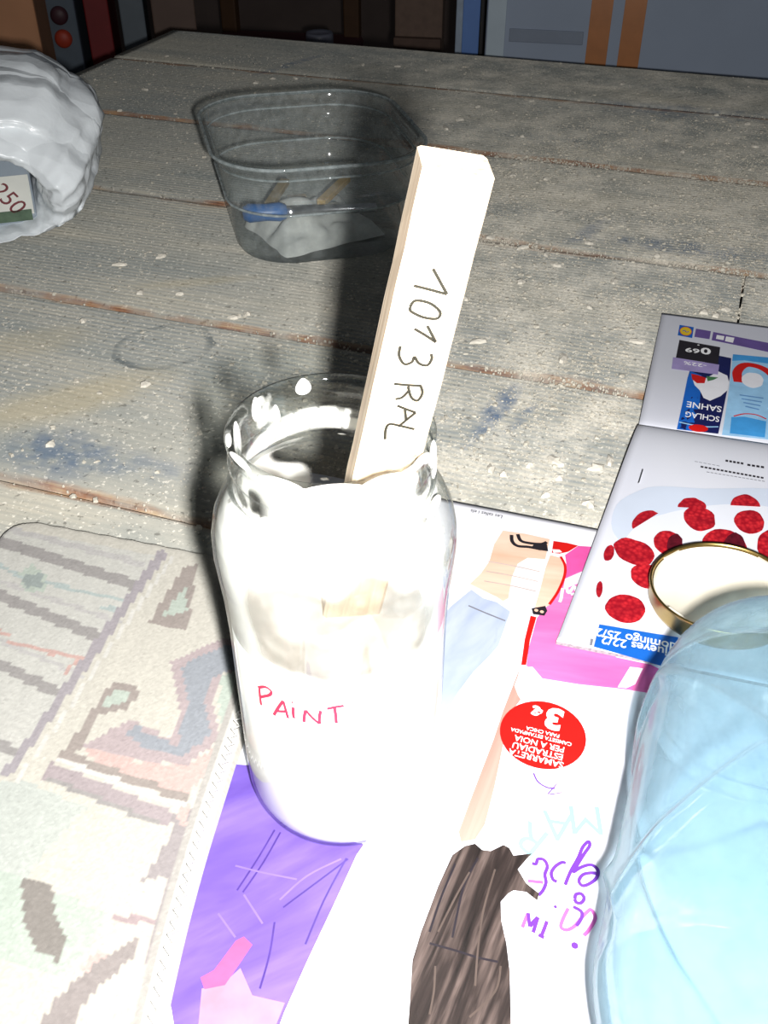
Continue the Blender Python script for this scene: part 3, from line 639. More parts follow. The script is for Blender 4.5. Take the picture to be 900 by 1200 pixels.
S_, V_ = np.meshgrid(np.arange(NS+1)*CELL, np.arange(NV+1)*CELL, indexing='ij')
q = 2
Sq, Vq = (np.floor(S_/(CELL*q))+.5)*CELL*q, (np.floor(V_/(CELL*q))+.5)*CELL*q           # the weave steps the pattern
XQ = np.zeros_like(S_); YQ = np.zeros_like(S_); vs_ = []
for i in range(NS+1):
    for j in range(NV+1): XQ[i, j], YQ[i, j] = cl_w(Sq[i, j], Vq[i, j])
colr = np.zeros((NS+1, NV+1, 3)); colr[:] = CRM
for colv, P in PAT: colr[in_poly(P, XQ, YQ)] = colv
colr[(S_ < .0085)] = WHT; colr[(S_ < .012) & (S_ >= .0085)] = lin(190, 186, 182); colr[(S_ < .0018)] = lin(206, 202, 194)
jit = np.random.RandomState(3).normal(0, .055, (NS+1, NV+1)); colr = colr*.72+np.array(CRM)*.28; colr = np.clip(.46*colr*(1+jit[..., None]), 0, 1)
for i in range(NS+1):
    for j in range(NV+1):
        s_, v = S_[i, j], V_[i, j]; x, y = cl_w(s_, v)
        d = min(s_, CW-s_, v, CH-v); r = .022; 
        for (a, b) in ((s_, v), (CW-s_, v)):
            if a < r and b < r: d = min(d, r-math.hypot(r-a, r-b))
        k = 1.0 if d > CT else max(0.0, 1-(1-max(d, 0)/CT)**2)**.5
        if d < 0: k = 0
        z = .0016+(CT-.0016)*k+.00035*k*(((i % 2)*2-1)*.5+((j//2+i) % 2)*.8)+.0014*k*nz(x*16, y*16, 7)+.0007*k*math.sin(s_*420)*(1 if s_ > .012 else 0)*.5
        vs_.append((x, y, max(z, .0012)))
fs = []; m = NV+1; rr = .022
def outside(s_, v):
    for (a, b) in ((s_, v), (CW-s_, v)):
        if a < rr and b < rr and math.hypot(rr-a, rr-b) > rr+CELL*.7: return True
    return False
for i in range(NS):
    for j in range(NV):
        if outside(S_[i, j]+CELL/2, V_[i, j]+CELL/2): continue
        a = i*m+j; fs.append((a, a+1, a+m+1, a+m))
me = mesh('weave', local(cloth, vs_), fs, True)
ca = me.color_attributes.new('yarn', 'FLOAT_COLOR', 'POINT'); buf = np.ones(((NS+1)*(NV+1), 4), np.float32); buf[:, :3] = colr.reshape(-1, 3); ca.data.foreach_set('color', buf.ravel())
t = NT('woven_yarn'); at = t.n('ShaderNodeAttribute', attribute_name='yarn'); oc = t.coords()
d = t.n('ShaderNodeBsdfDiffuse'); d.inputs['Roughness'].default_value = .8; t.link(at.outputs['Color'], d.inputs['Color']); t.link(t.bump(t.noise(oc, 900, 3), .5, .0008), d.inputs['Normal'])
M_YARN = t.end(d.outputs[0]); obj('weave', me, M_YARN, cloth)
# under layer of the fold and the stitched hem
hem = []
for k in range(150): s0, v0 = .0042+.0016*(-1)**k, .018+k*.0025; x, y = cl_w(s0, v0); hem.append((x, y, CT+.0010))
obj('hem_stitch', tube('hem_stitch', local(cloth, hem), .0007, 5), flat('hem_thread', lin(232, 230, 226), .9, .1), cloth)

# ------------------------------------------------------------------ glass jar of white paint
JX, JY = -.0180, .2786
jar = empty('glass_jar', (JX, JY, .0018), 0)
tag(jar, 'glass jar of white paint with PAINT written on it in red marker', 'jar')
prof = [(0, 0.004), (.026, .0035), (.033, .0005), (.0368, .0006), (.0398, .003), (.0412, .0068), (.0420, .012), (.0424, .03), (.0424, .10), (.0430, .118), (.0440, .130), (.0446, .138), (.0444, .146), (.0430, .153), (.0402, .1592), (.0366, .1630), (.0350, .1648), (.0349, .1662), (.0363, .1672), (.0364, .1690), (.0350, .1700), (.0347, .1735), (.0349, .1748), (.0357, .1758), (.0357, .1775), (.0348, .1788), (.0348, .1830), (.0357, .1842), (.0359, .1862), (.0350, .1878), (.0335, .1880), (.0322, .1868), (.0318, .184), (.0318, .166), (.0330, .1625), (.0372, .1572)]
def glassy(name, tint, haze=0.0, hazecol=(1, 1, 1), rough=.03, ior=1.5, edge=(0.45, 0.5, 0.5), rimhaze=0.0):
    t = NT(name); lw = t.n('ShaderNodeLayerWeight'); lw.inputs['Blend'].default_value = .28
    tr = t.n('ShaderNodeBsdfTransparent'); t.link(t.mix(t.ramp(lw.outputs['Facing'], [(.30, 0.), (1., 1.)]), tint, edge), tr.inputs[0])
    gl = t.n('ShaderNodeBsdfGlossy'); gl.inputs['Roughness'].default_value = rough
    fc = t.n('ShaderNodeLayerWeight'); fc.inputs['Blend'].default_value = .5
    f0 = ((ior-1)/(ior+1))**2*1.6; fres = t.math('ADD', f0, t.math('MULTIPLY', t.math('POWER', fc.outputs['Facing'], 4.0), .75))
    c = t.coords(); w = t.noise(c, 26, 2); t.link(t.bump(w, .10, .004), gl.inputs['Normal'])
    mx = t.n('ShaderNodeMixShader'); t.link(fres, mx.inputs[0]); t.link(tr.outputs[0], mx.inputs[1]); t.link(gl.outputs[0], mx.inputs[2]); sh = mx.outputs[0]
    if haze > 0:
        df = t.n('ShaderNodeBsdfDiffuse'); df.inputs[0].default_value = (*hazecol, 1); tl = t.n('ShaderNodeBsdfTranslucent'); tl.inputs[0].default_value = (*hazecol, 1)
        m1 = t.n('ShaderNodeMixShader'); m1.inputs[0].default_value = .4; t.link(df.outputs[0], m1.inputs[1]); t.link(tl.outputs[0], m1.inputs[2])
        m2 = t.n('ShaderNodeMixShader'); sp = t.noise(c, 130, 3); hz = t.math('MULTIPLY', t.ramp(sp, [(.35, .55), (.7, 1.5)]), haze); hz = t.math('ADD', hz, t.math('MULTIPLY', t.math('POWER', fc.outputs['Facing'], 2.2), rimhaze), clamp=True); t.link(hz, m2.inputs[0]); t.link(sh, m2.inputs[1]); t.link(m1.outputs[0], m2.inputs[2]); sh = m2.outputs[0]
    return t.end(sh)
M_GLASS = glassy('jar_glass', (.965, .98, .975), edge=(.55, .60, .60))
obj('glass', lathe('glass', prof, 96), M_GLASS, jar)
# paint: a body of liquid, and a coat left on the inside of the glass
t = NT('white_paint'); c = t.coords(); M_PAINT = t.end(t.bsdf(t.ramp(t.noise(c, 20, 3), [(.3, lin(238, 235, 228)), (.7, lin(246, 244, 240))]), .25, t.bump(t.noise(c, 40, 2), .08, .002), 0, .5))
obj('liquid_paint', lathe('liquid_paint', [(0, .0046), (.026, .0042), (.033, .0014), (.0362, .0016), (.0388, .0040), (.0402, .0076), (.0410, .013), (.0414, .03), (.0414, .1045), (.0405, .1032), (.030, .1026), (0, .1024)], 72), M_PAINT, jar)
inner = [(.0412, .080), (.0412, .10), (.0418, .118), (.0428, .130), (.0433, .138), (.0430, .146), (.0416, .152), (.0388, .158), (.0352, .1618), (.0334, .1645), (.0333, .1700), (.0333, .1790), (.0333, .1830), (.0340, .1860)]
zz = np.linspace(.099, .1858, 90); ir = np.interp(zz, [p[1] for p in inner], [p[0] for p in inner])
NA = 200; vs_, fs, cov, film = [], [], [], []
sst = lambda a, b, x: max(0., min(1., (x-a)/(b-a)))**2*(3-2*max(0., min(1., (x-a)/(b-a))))
for zi, r in zip(zz, ir):
    for k in range(NA):
        ph = -180+360*k/NA; a = math.radians(ph-90)               # ph = 0 faces the viewer, negative to the left
        x, y = r*math.cos(a), r*math.sin(a); n1 = nz(x*60, y*60, zi*45+3); n2 = nz(x*240, y*240, zi*200)
        front = 1-sst(78, 118, abs(ph+14)+14*n1)
        cv = front*(.95+.1*n1)
        win = sst(-52, -34, ph+10*n1)*(1-sst(46, 66, ph+12*n1))*sst(.1035, .1085+.004*abs(ph)/40, zi+.0015*n2)*(1-sst(.146, .156, zi+.012*n1))
        cv = cv*(1-win*(.975-.10*max(0, n1)-.05*abs(n2)))
        edge = sst(52, 70, ph)*(1-sst(100, 130, ph))*sst(.135, .142, zi)*(1-sst(.160, .166, zi)); cv *= 1-.85*edge
        if zi > .160:
            neck = (1-sst(30, 58, abs(ph-8)+10*n1)); streak = (1-sst(.0025, .0055, abs(zi-.1655-.0045*math.sin(math.radians(ph)*2+1.1))))*(1 if n2 > -.25 else .3)
            drip = sst(.32, .55, nz(math.cos(a)*3.1, math.sin(a)*3.1, 4+zi*9)+.35*n2); cv = max(neck*.98, streak*.95, drip*.9*(1-sst(.184, .187, zi)))
        elif abs(ph) > 90:
            spk = 1. if nz(x*190, y*190, zi*190) > .62 else 0.; low = 1-sst(.102, .110+.008*n1, zi); sm = sst(.10, .35, n1+.15)*(1 if ph < 0 else .6)*(1-sst(150, 175, abs(ph)))*.9; cv = max(cv, spk, low, sm)
        vs_.append((x, y, zi)); cov.append(max(0, min(1, cv))); film.append(win*max(0, min(1, .80+.5*n1+.25*n2)))
for i in range(len(zz)-1):
    for k in range(NA):
        f = (i*NA+k, i*NA+(k+1) % NA, (i+1)*NA+(k+1) % NA, (i+1)*NA+k)
        if max(cov[j] for j in f) > .04 or max(film[j] for j in f) > .04: fs.append(f)
me = mesh('paint_coat', vs_, fs, True); ca = me.color_attributes.new('cover', 'FLOAT_COLOR', 'POINT'); buf = np.ones((len(vs_), 4), np.float32); buf[:, 0] = np.array(cov); buf[:, 1] = np.array(film); ca.data.foreach_set('color', buf.ravel())
t = NT('paint_film'); at = t.n('ShaderNodeAttribute', attribute_name='cover'); tr = t.n('ShaderNodeBsdfTransparent'); mx = t.n('ShaderNodeMixShader')
sc_ = t.n('ShaderNodeSeparateColor'); t.link(at.outputs['Color'], sc_.inputs[0]); t.link(t.mix(sc_.outputs[1], (1, 1, 1), (.46, .44, .42)), tr.inputs[0]); t.link(sc_.outputs[0], mx.inputs[0]); t.link(tr.outputs[0], mx.inputs[1]); t.link(t.bsdf(lin(242, 240, 234), .4, t.bump(t.noise(t.coords(), 90, 3), .2, .001)), mx.inputs[2]); M_FILM = t.end(mx.outputs[0])
obj('paint_coat', me, M_FILM, jar)
# drips over the mouth of the jar
def drip_blob(ph, z0, w, h, r0=.0358):
    bm = bmesh.new(); bmesh.ops.create_uvsphere(bm, u_segments=14, v_segments=10, radius=1)
    a = math.radians(ph-90); n = Vector((math.cos(a), math.sin(a), 0)); s = Vector((-n.y, n.x, 0))
    for v in bm.verts:
        k = 1-.35*max(0, v.co.z)+.25*max(0, -v.co.z); c0 = n*(r0+v.co.x*.0012)+s*(v.co.y*w*k); v.co = Vector((c0.x, c0.y, z0+v.co.z*h))
    return from_bm('paint_drip', bm, True)
for ph, z0, w, h, r0 in ((-125, .182, .0022, .0050, .0335), (-160, .184, .0030, .0035, .0335), (-140, .176, .0016, .0040, .0332), (-100, .178, .0024, .0075, .0335), (-80, .186, .004, .0016, .0345), (60, .185, .006, .0018, .0346), (78, .181, .0035, .0055, .0352), (88, .1725, .0026, .006, .0352), (30, .1868, .0075, .0012, .0345), (5, .1872, .009, .0010, .0345), (-25, .187, .008, .0011, .0345), (-55, .1868, .007, .0012, .0346), (70, .163, .007, .0035, .0375)):
    obj('paint_drip', drip_blob(ph, z0, w, h, r0), M_PAINT, jar)
# red marker lettering on the outside of the glass
M_MARK = flat('red_marker', lin(198, 40, 70), .6, .15, 400)
c8 = crop(230, 740, 2.727)
for pts in ([(202, 178), (204, 206), (208, 236)], [(198, 180), (222, 178), (240, 192), (234, 204), (206, 210)], [(248, 268), (262, 245), (278, 222)], [(278, 222), (286, 250), (294, 278)], [(254, 254), (272, 256), (290, 256)], [(310, 242), (310, 260), (312, 278)], [(306, 226), (310, 228)], [(344, 290), (346, 270), (350, 252)], [(350, 252), (370, 275), (394, 296)], [(394, 296), (394, 275), (398, 254)], [(418, 248), (445, 242), (472, 238)], [(442, 244), (446, 268), (448, 294)]):
    W = [on_cyl(px, py, JX, JY, .04262) for px, py in c8(pts)]; W = catmull(W, 4); bm = bmesh.new(); rows = []
    for i, p in enumerate(W):
        tn = (W[min(i+1, len(W)-1)]-W[max(i-1, 0)]).normalized(); nn = Vector((p.x-JX, p.y-JY, 0)).normalized(); sd = tn.cross(nn).normalized()*.0006
        rows.append([bm.verts.new(q) for q in local(jar, (p+sd, p-sd))])
    for a, b in zip(rows[:-1], rows[1:]): bm.faces.new((a[0], a[1], b[1], b[0]))
    obj('lettering', from_bm('lettering', bm), M_MARK, jar)

# ------------------------------------------------------------------ wooden stick standing in the jar
t = NT('pale_planed_wood'); oc = t.coords(); g = t.noise(t.mapping(oc, (260, 260, 9)), 1.0, 4, .6, .3)
M_STICK = t.end(t.bsdf(t.ramp(g, [(.3, lin(196, 172, 146)), (.55, lin(222, 204, 180)), (.75, lin(236, 222, 202))]), .6, t.bump(g, .25, .0008), 0, .3))
S1 = Vector(on_plane(457, 540, Vector((0, JY-.0135, .187)), Vector((0, 1, 0)))); d2 = ray(539, 203); S2 = CAM+d2*.2685
ax = (S2-S1).normalized(); S0 = S1-ax*((S1.z-.012)/ax.z)
view = (CAM-(S1+S2)/2).normalized(); wd = ax.cross(view)*-1; wd = (wd-ax*wd.dot(ax)).normalized(); fnv = wd.cross(ax).normalized()
if fnv.dot(view) < 0: fnv = -fnv
if wd.x < 0: wd = -wd
tw = math.radians(-15); wd2 = wd*math.cos(tw)+fnv*math.sin(tw); fn = (fnv*math.cos(tw)-wd*math.sin(tw)).normalized(); wd = wd2.normalized()
W0, W1, TH = .0222, .0196, .0135
stick = empty('stirring_stick', tuple(S0)); tag(stick, 'pale wooden stirring stick with 1013 RAL written on it standing in the jar', 'stick')
vs_, fs = [], []; NL = 24; ln = (S2-S0).length
for i in range(NL+1):
    k = i/NL; p = S0+ax*ln*k; w = W0+(W1-W0)*max(0, (k-.55)/.45); jt = .00025
    ch = .0012
    ring = [(-w/2+ch, 0), (w/2-ch, 0), (w/2, -ch), (w/2, -TH+ch), (w/2-ch, -TH), (-w/2+ch, -TH), (-w/2, -TH+ch), (-w/2, -ch)]
    for q, (a, b) in enumerate(ring):
        e = jt*nz(k*30, q*3.3); top = (-.0020*max(0, a/(w/2)-.6)+.0005*nz(a*900, b*900)) if i == NL else 0
        vs_.append(p+wd*(a+e)+fn*(b+e)+ax*top)
for i in range(NL):
    for q in range(8): fs.append((i*8+q, i*8+(q+1) % 8, (i+1)*8+(q+1) % 8, (i+1)*8+q))
fs.append(tuple(range(7, -1, -1))); fs.append(tuple(range(NL*8, NL*8+8)))
R3 = Matrix((wd, -fn, ax)).transposed().to_4x4(); stick.rotation_euler = R3.to_euler()
bpy.context.view_layer.update()
def inv_stick(pts): M = (Matrix.Translation(stick.location) @ R3).inverted(); return [M @ Vector(p) for p in pts]
me = mesh('wood', inv_stick(vs_), fs); bm = bmesh.new(); bm.from_mesh(me); bmesh.ops.recalc_face_normals(bm, faces=bm.faces[:]); bm.to_mesh(me); bm.free(); obj('wood', me, M_STICK, stick)
M_PEN = flat('black_pen', lin(34, 32, 22), .7, .1, 300)
c9 = crop(380, 150, 2.668)
for pts in ([(340, 440), (362, 480), (384, 520)], [(384, 520), (332, 506), (280, 493)], [(268, 560), (285, 540), (330, 548), (362, 575), (352, 596), (310, 592), (272, 574), (268, 560)], [(322, 618), (336, 645), (349, 670)], [(349, 670), (316, 648), (282, 628)],
            [(238, 682), (234, 712), (250, 738), (274, 732), (282, 716), (296, 736), (322, 742), (336, 722), (334, 706)], [(218, 800), (262, 804), (302, 806)], [(300, 804), (307, 828), (292, 852), (272, 842), (262, 808)], [(264, 815), (258, 835), (262, 856)][:0] or [(264, 822), (244, 842), (222, 848)],
            [(228, 868), (258, 880), (286, 890)], [(286, 890), (258, 912), (232, 934)], [(252, 876), (254, 896), (256, 914)], [(282, 942), (240, 932), (204, 926), (192, 944), (190, 974)]):
    Wp = [on_plane(px, py, S1+fn*.00022, fn) for px, py in c9(pts)]; Wp = catmull(Wp, 5); bm = bmesh.new(); rows = []
    for i, p in enumerate(Wp):
        tn = (Wp[min(i+1, len(Wp)-1)]-Wp[max(i-1, 0)]).normalized(); sd = tn.cross(fn).normalized()*.00048; rows.append([bm.verts.new(q) for q in inv_stick((p+sd, p-sd))])
    for a, b in zip(rows[:-1], rows[1:]): bm.faces.new((a[0], a[1], b[1], b[0]))
    obj('lettering', from_bm('lettering', bm), M_PEN, stick)

# ------------------------------------------------------------------ lid of the jar, upside down on the brochure
lp = Vector((*B.at(842, 712), 0)); lz = max(zf_bro(lp.x+.036*k*math.cos(a), lp.y+.036*k*math.sin(a)) for k in (0, .5, 1) for a in [i*.4 for i in range(16)])-.0028
lid = empty('jar_lid', (lp.x, lp.y, lz+.0045)); lid.rotation_euler = (math.radians(-3), math.radians(-2), 0)
tag(lid, 'gold metal jar lid with cream inside lying upside down on the brochure', 'lid')
M_GOLD = flat('gold_tin', lin(176, 150, 92), .32, .12, 120, .5, 1.0); M_LIDIN = flat('cream_enamel', lin(226, 220, 204), .45, .05, 30)
LR = .0375
obj('shell', lathe('shell', [(0, -.0009), (LR-.006, -.0009), (LR-.0045, -.0016), (LR-.0015, -.0002), (LR, .003), (LR, .0105), (LR+.0006, .0118), (LR, .0128), (LR-.0008, .0124), (LR-.0012, .0112), (LR-.0012, .004)], 96, warp=lambda p, a: Vector((p.x*(1+.004*math.sin(a*48)*(1 if .003 < p.z < .0110 else 0)), p.y*(1+.004*math.sin(a*48)*(1 if .003 < p.z < .0110 else 0)), p.z))), M_GOLD, lid)
obj('liner', lathe('liner', [(0, .0004), (LR-.0085, .0004), (LR-.0075, .0014), (LR-.0045, .0016), (LR-.0026, .0022), (LR-.0017, .005), (LR-.0017, .0108)], 96), M_LIDIN, lid)
for k in range(4):
    a = k*PI/2+.6; bm = box_bm(.0022, .012, .0012, .0004, 1); o = obj('lug', from_bm('lug', bm), M_LIDIN, lid); o.location = ((LR-.0024)*math.cos(a), (LR-.0024)*math.sin(a), .0108); o.rotation_euler = (0, 0, a)

# ------------------------------------------------------------------ light blue bottle lying on the leaflet
BR = .050
b_top, b_low = Vector((.1620, .2700, 0)), Vector((.1268, .1764, 0)); bd = (b_low-b_top).normalized(); bsd = Vector((-bd.y, bd.x, 0))
bz = .0066+BR
bot = empty('plastic_bottle', (b_top.x, b_top.y, .0066)); tag(bot, 'light blue translucent plastic bottle lying on its side by the lid', 'bottle')
M_PET = glassy('blue_plastic', (.74, .85, .89), .055, (.36, .48, .54), .08, 1.5, (.16, .30, .38), .9)
M_PET2 = glassy('frosted_blue_plastic', (.78, .89, .93), .20, (.44, .58, .65), .14, 1.5, (.20, .42, .54), .6)
NL, NA = 190, 160; LB = .310; vs_, fs = [], []
def brad(l):
    if l < .060: return BR*math.sqrt(max(0, 1-((.060-l)/.060)**2))**.90*.985+.0005
    if l < .172: return BR
    if l < .275: t_ = (l-.172)/.103; return BR+(.0135-BR)*(t_*t_*(3-2*t_))
    return .0135
def rib(l, th):
    # raised ribs that cross the body in a zigzag, and one that runs round below the dome
    out = 0.0
    def ln_(f, w=.0048, h=.0026):
        return h*math.exp(-(f/w)**2)
    if .035 < l < .20:
        p = (th/(2*PI)*3) % 1.0; tri = abs(p*2-1)
        z1 = .062+.046*tri; z2 = .165-.052*tri
        out = max(ln_(l-z1), ln_(l-z2), ln_(l-.056, .003, .0012))
    return out
for i in range(NL+1):
    l = LB*i/NL
    for k in range(NA):
        th = 2*PI*k/NA; r = brad(l); cxl = math.cos(th); szl = math.sin(th)
        r += rib(l, th+.35)
        dent = .0035*max(0, nz(cxl*1.6+l*9, szl*1.6, l*16+2))*(1 if .05 < l < .18 else .2); r -= dent
        r += .00035*nz(cxl*30, szl*30, l*500)*(1 if l < .055 else 0)
        p = b_top+bd*(l-.046)+bsd*(r*cxl)+Vector((0, 0, bz+r*szl)); p.z = max(p.z, .0026); vs_.append(p)
for i in range(NL):
    for k in range(NA): fs.append((i*NA+k, i*NA+(k+1) % NA, (i+1)*NA+(k+1) % NA, (i+1)*NA+k))
me = mesh('body', local(bot, vs_), fs, True); o = obj('body', me, [M_PET, M_PET2], bot)
for i, p in enumerate(me.polygons):
    if i < NA*int(.058/LB*NL): p.material_index = 1
cap = lathe('screw_cap', [(0, .020), (.0135, .020), (.0152, .0188), (.0154, .001), (.0150, 0), (.0140, 0)], 60, warp=lambda p, a: Vector((p.x*(1+.02*math.sin(a*30)*(1 if p.z < .0188 else 0)), p.y*(1+.02*math.sin(a*30)*(1 if p.z < .0188 else 0)), p.z)))
o = obj('screw_cap', cap, flat('cap_blue', lin(60, 120, 190), .4, .05), bot); o.location = local(bot, [b_top+bd*(LB-.046-.016)+Vector((0, 0, bz))])[0]
o.rotation_euler = bd.to_track_quat('Z', 'Y').to_euler()

# ------------------------------------------------------------------ clear plastic tub
M_CLEAR = glassy('clear_plastic', (.95, .97, .97), .17, (.70, .76, .76), .06, 1.5, (.60, .66, .66))
TUB = Vector((-.070, .938, 0)); TA = math.radians(14)
tub = empty('plastic_tub', (TUB.x, TUB.y, -.0004), TA); tag(tub, 'clear plastic fruit tub with rounded corners standing on the planks', 'tub')
def rrect(hx, hy, r, n=12):
    out = []
    for (sx, sy, a0) in ((1, 1, 0), (-1, 1, 90), (-1, -1, 180), (1, -1, 270)):
        for i in range(n): a = math.radians(a0+90*i/n); out.append((sx*(hx-r)+r*math.cos(a), sy*(hy-r)+r*math.sin(a)))
    seg = []
    for i in range(len(out)):
        (x0, y0), (x1, y1) = out[i], out[(i+1) % len(out)]; d_ = math.hypot(x1-x0, y1-y0); m_ = 10 if d_ > .03 else 1
        for k in range(m_): seg.append((x0+(x1-x0)*k/m_, y0+(y1-y0)*k/m_))
    return seg
TS = .92; lv = [(.000, .082, .094, .045), (.001, .083, .095, .045), (.006, .0865, .0985, .048), (.020, .0885, .1005, .05), (.044, .0905, .1025, .052), (.046, .0930, .105, .054), (.049, .0936, .1056, .054), (.051, .0915, .1035, .053), (.070, .0935, .1055, .054), (.078, .0945, .1065, .055), (.080, .0985, .1105, .057), (.090, .0995, .1115, .058), (.0915, .1000, .1120, .058), (.092, .1045, .1165, .060), (.0905, .1050, .1170, .060)]
vs_, fs = [], []; rings = [rrect(hx*TS, hy*.98, min(r*1.08, hx*TS-.01)) for _, hx, hy, r in lv]; n = len(rings[0])
for (z, *_), R in zip(lv, rings):
    for (x, y) in R: vs_.append((x, y, z))
for i in range(len(lv)-1):
    for k in range(n): fs.append((i*n+k, i*n+(k+1) % n, (i+1)*n+(k+1) % n, (i+1)*n+k))
vs_.append((0, 0, .0015)); c0 = len(vs_)-1
for k in range(n): fs.append((c0, (k+1) % n, k))
obj('shell', mesh('shell', vs_, fs, True), M_CLEAR, tub)
M_BEAD = glassy('bead_highlight_plastic', (.85, .88, .88), .55, (.62, .68, .68), .05, 1.5, (.5, .56, .56))  # extra pale haze puts highlights into the colour of the rim and ledge beads
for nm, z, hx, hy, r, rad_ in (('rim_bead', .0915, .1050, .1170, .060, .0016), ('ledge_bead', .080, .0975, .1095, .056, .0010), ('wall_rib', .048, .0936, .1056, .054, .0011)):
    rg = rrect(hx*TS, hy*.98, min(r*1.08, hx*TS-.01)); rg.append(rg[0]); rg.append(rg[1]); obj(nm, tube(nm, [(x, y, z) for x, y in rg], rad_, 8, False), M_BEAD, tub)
# what lies in the tub
def tubw(x, y, z): a = TA; return (TUB.x+x*math.cos(a)-y*math.sin(a), TUB.y+x*math.sin(a)+y*math.cos(a), z)
def tub_thing(name, label, cat, x, y, z, rz): o = empty(name, tubw(x, y, z), TA+rz); tag(o, label, cat); return o
def rag(seed, sx, sy, h):
    vs_, fs = [], []; n_ = 34
    for i in range(n_+1):
        for j in range(n_+1):
            u, v = i/n_*2-1, j/n_*2-1; e = max(0, 1-max(abs(u), abs(v))**6); x, y = sx*u*(1+.12*nz(v*2, seed)), sy*v*(1+.12*nz(u*2, seed+4))
            z = h*e*(.45+.55*abs(nz(u*1.4+seed, v*1.4, 2))*2.0)+.003*nz(u*4, v*4, seed)*e; vs_.append((x, y, max(z, .0004)))
    for i in range(n_):
        for j in range(n_): a = i*(n_+1)+j; fs.append((a, a+n_+1, a+n_+2, a+1))
    return mesh('rag', vs_, fs, True)
o = obj('rag', rag(2, .052, .046, .026), flat('grey_rag', lin(206, 208, 202), .95, .2, 40)); o.location = tubw(-.004, -.026, .0022); o.rotation_euler = (0, 0, TA+.3); tag(o, 'crumpled grey rag lying in the clear tub', 'rag')
sd = tub_thing('screwdriver', 'screwdriver with blue handle and steel shaft lying in the tub', 'screwdriver', -.052, -.058, .036, -.12)
M_BHND = flat('blue_handle', lin(44, 104, 170), .35, .1, 60)
def xl(name, prof_, mat, par): me = lathe(name, prof_, 20); bm = bmesh.new(); bm.from_mesh(me); bmesh.ops.rotate(bm, verts=bm.verts, cent=(0, 0, 0), matrix=Matrix.Rotation(PI/2, 3, 'Y')); bm.to_mesh(me); bm.free(); return obj(name, me, mat, par)
xl('handle', [(0, -.022), (.006, -.021), (.0085, -.016), (.0075, .0), (.0085, .012), (.006, .018), (0, .019)], M_BHND, sd)
xl('shaft', [(0, .018), (.0042, .019), (.0042, .095), (.0036, .10), (0, .101)], M_STEEL, sd)
for k, (x, y, z, rz, colr_) in enumerate(((.02, -.010, .033, .9, (178, 150, 96)), (-.035, -.006, .033, 1.1, (150, 132, 96)))):
    o = obj('wood_offcut', from_bm('wood_offcut', box_bm(.056, .009, .006, .0008, 1)), flat('offcut_%d' % k, lin(*colr_), .8, .15, 80)); o.location = tubw(x, y, z); o.rotation_euler = (.05, -.10, TA+rz)
    tag(o, ('tan wood offcut lying across the rag in the tub', 'darker brown wood offcut lying in the tub')[k], 'offcut')
o = obj('paper_scrap', mesh('paper_scrap', [(-.010, -.003, 0), (.010, -.002, .0006), (.009, .004, .001), (-.010, .003, .0004), (-.010, -.003, .0006), (.010, -.002, .0012), (.009, .004, .0016), (-.010, .003, .001)], [(3, 2, 1, 0), (4, 5, 6, 7), (0, 1, 5, 4), (1, 2, 6, 5), (2, 3, 7, 6), (3, 0, 4, 7)]), flat('scrap', lin(214, 200, 176), .8)); o.location = tubw(-.005, .062, .0030); o.rotation_euler = (0, 0, .1); tag(o, 'small beige paper scrap on the floor of the clear tub', 'paper scrap')

# ------------------------------------------------------------------ white plastic bag at the table's left
t = NT('white_bag_plastic'); c = t.coords(); wr = t.n('ShaderNodeTexVoronoi', feature='DISTANCE_TO_EDGE'); t.link(t.mapping(c, (5, 9, 5), rot=(.4, .2, .6)), wr.inputs[0]); wr.inputs['Scale'].default_value = 2.0
hh = t.math('ADD', t.math('MULTIPLY', t.ramp(wr.outputs['Distance'], [(0., 0.), (.25, 1.)]), 1.3), t.noise(c, 22, 4, .55))
df = t.bsdf(lin(242, 248, 251), .28, t.bump(hh, .45, .005), 0, .4); tl = t.n('ShaderNodeBsdfTranslucent'); tl.inputs[0].default_value = (*lin(240, 247, 250), 1); mx = t.n('ShaderNodeMixShader'); mx.inputs[0].default_value = .08; t.link(df, mx.inputs[1]); t.link(tl.outputs[0], mx.inputs[2]); M_BAG = t.end(mx.outputs[0])
BG = Vector((-.404, .962, 0)); bag = empty('plastic_bag', (BG.x, BG.y, 0)); tag(bag, 'crumpled white plastic carrier bag lying open on the table edge', 'bag')
ax_o = Vector((.30, -.95, .02)).normalized(); ax_u = Vector((0, 0, 1)); ax_r = Vector((ax_u.y*ax_o.z-ax_u.z*ax_o.y, 0, 0)); ax_r = ax_o.cross(ax_u).normalized()*1
if ax_r.x < 0: ax_r = -ax_r
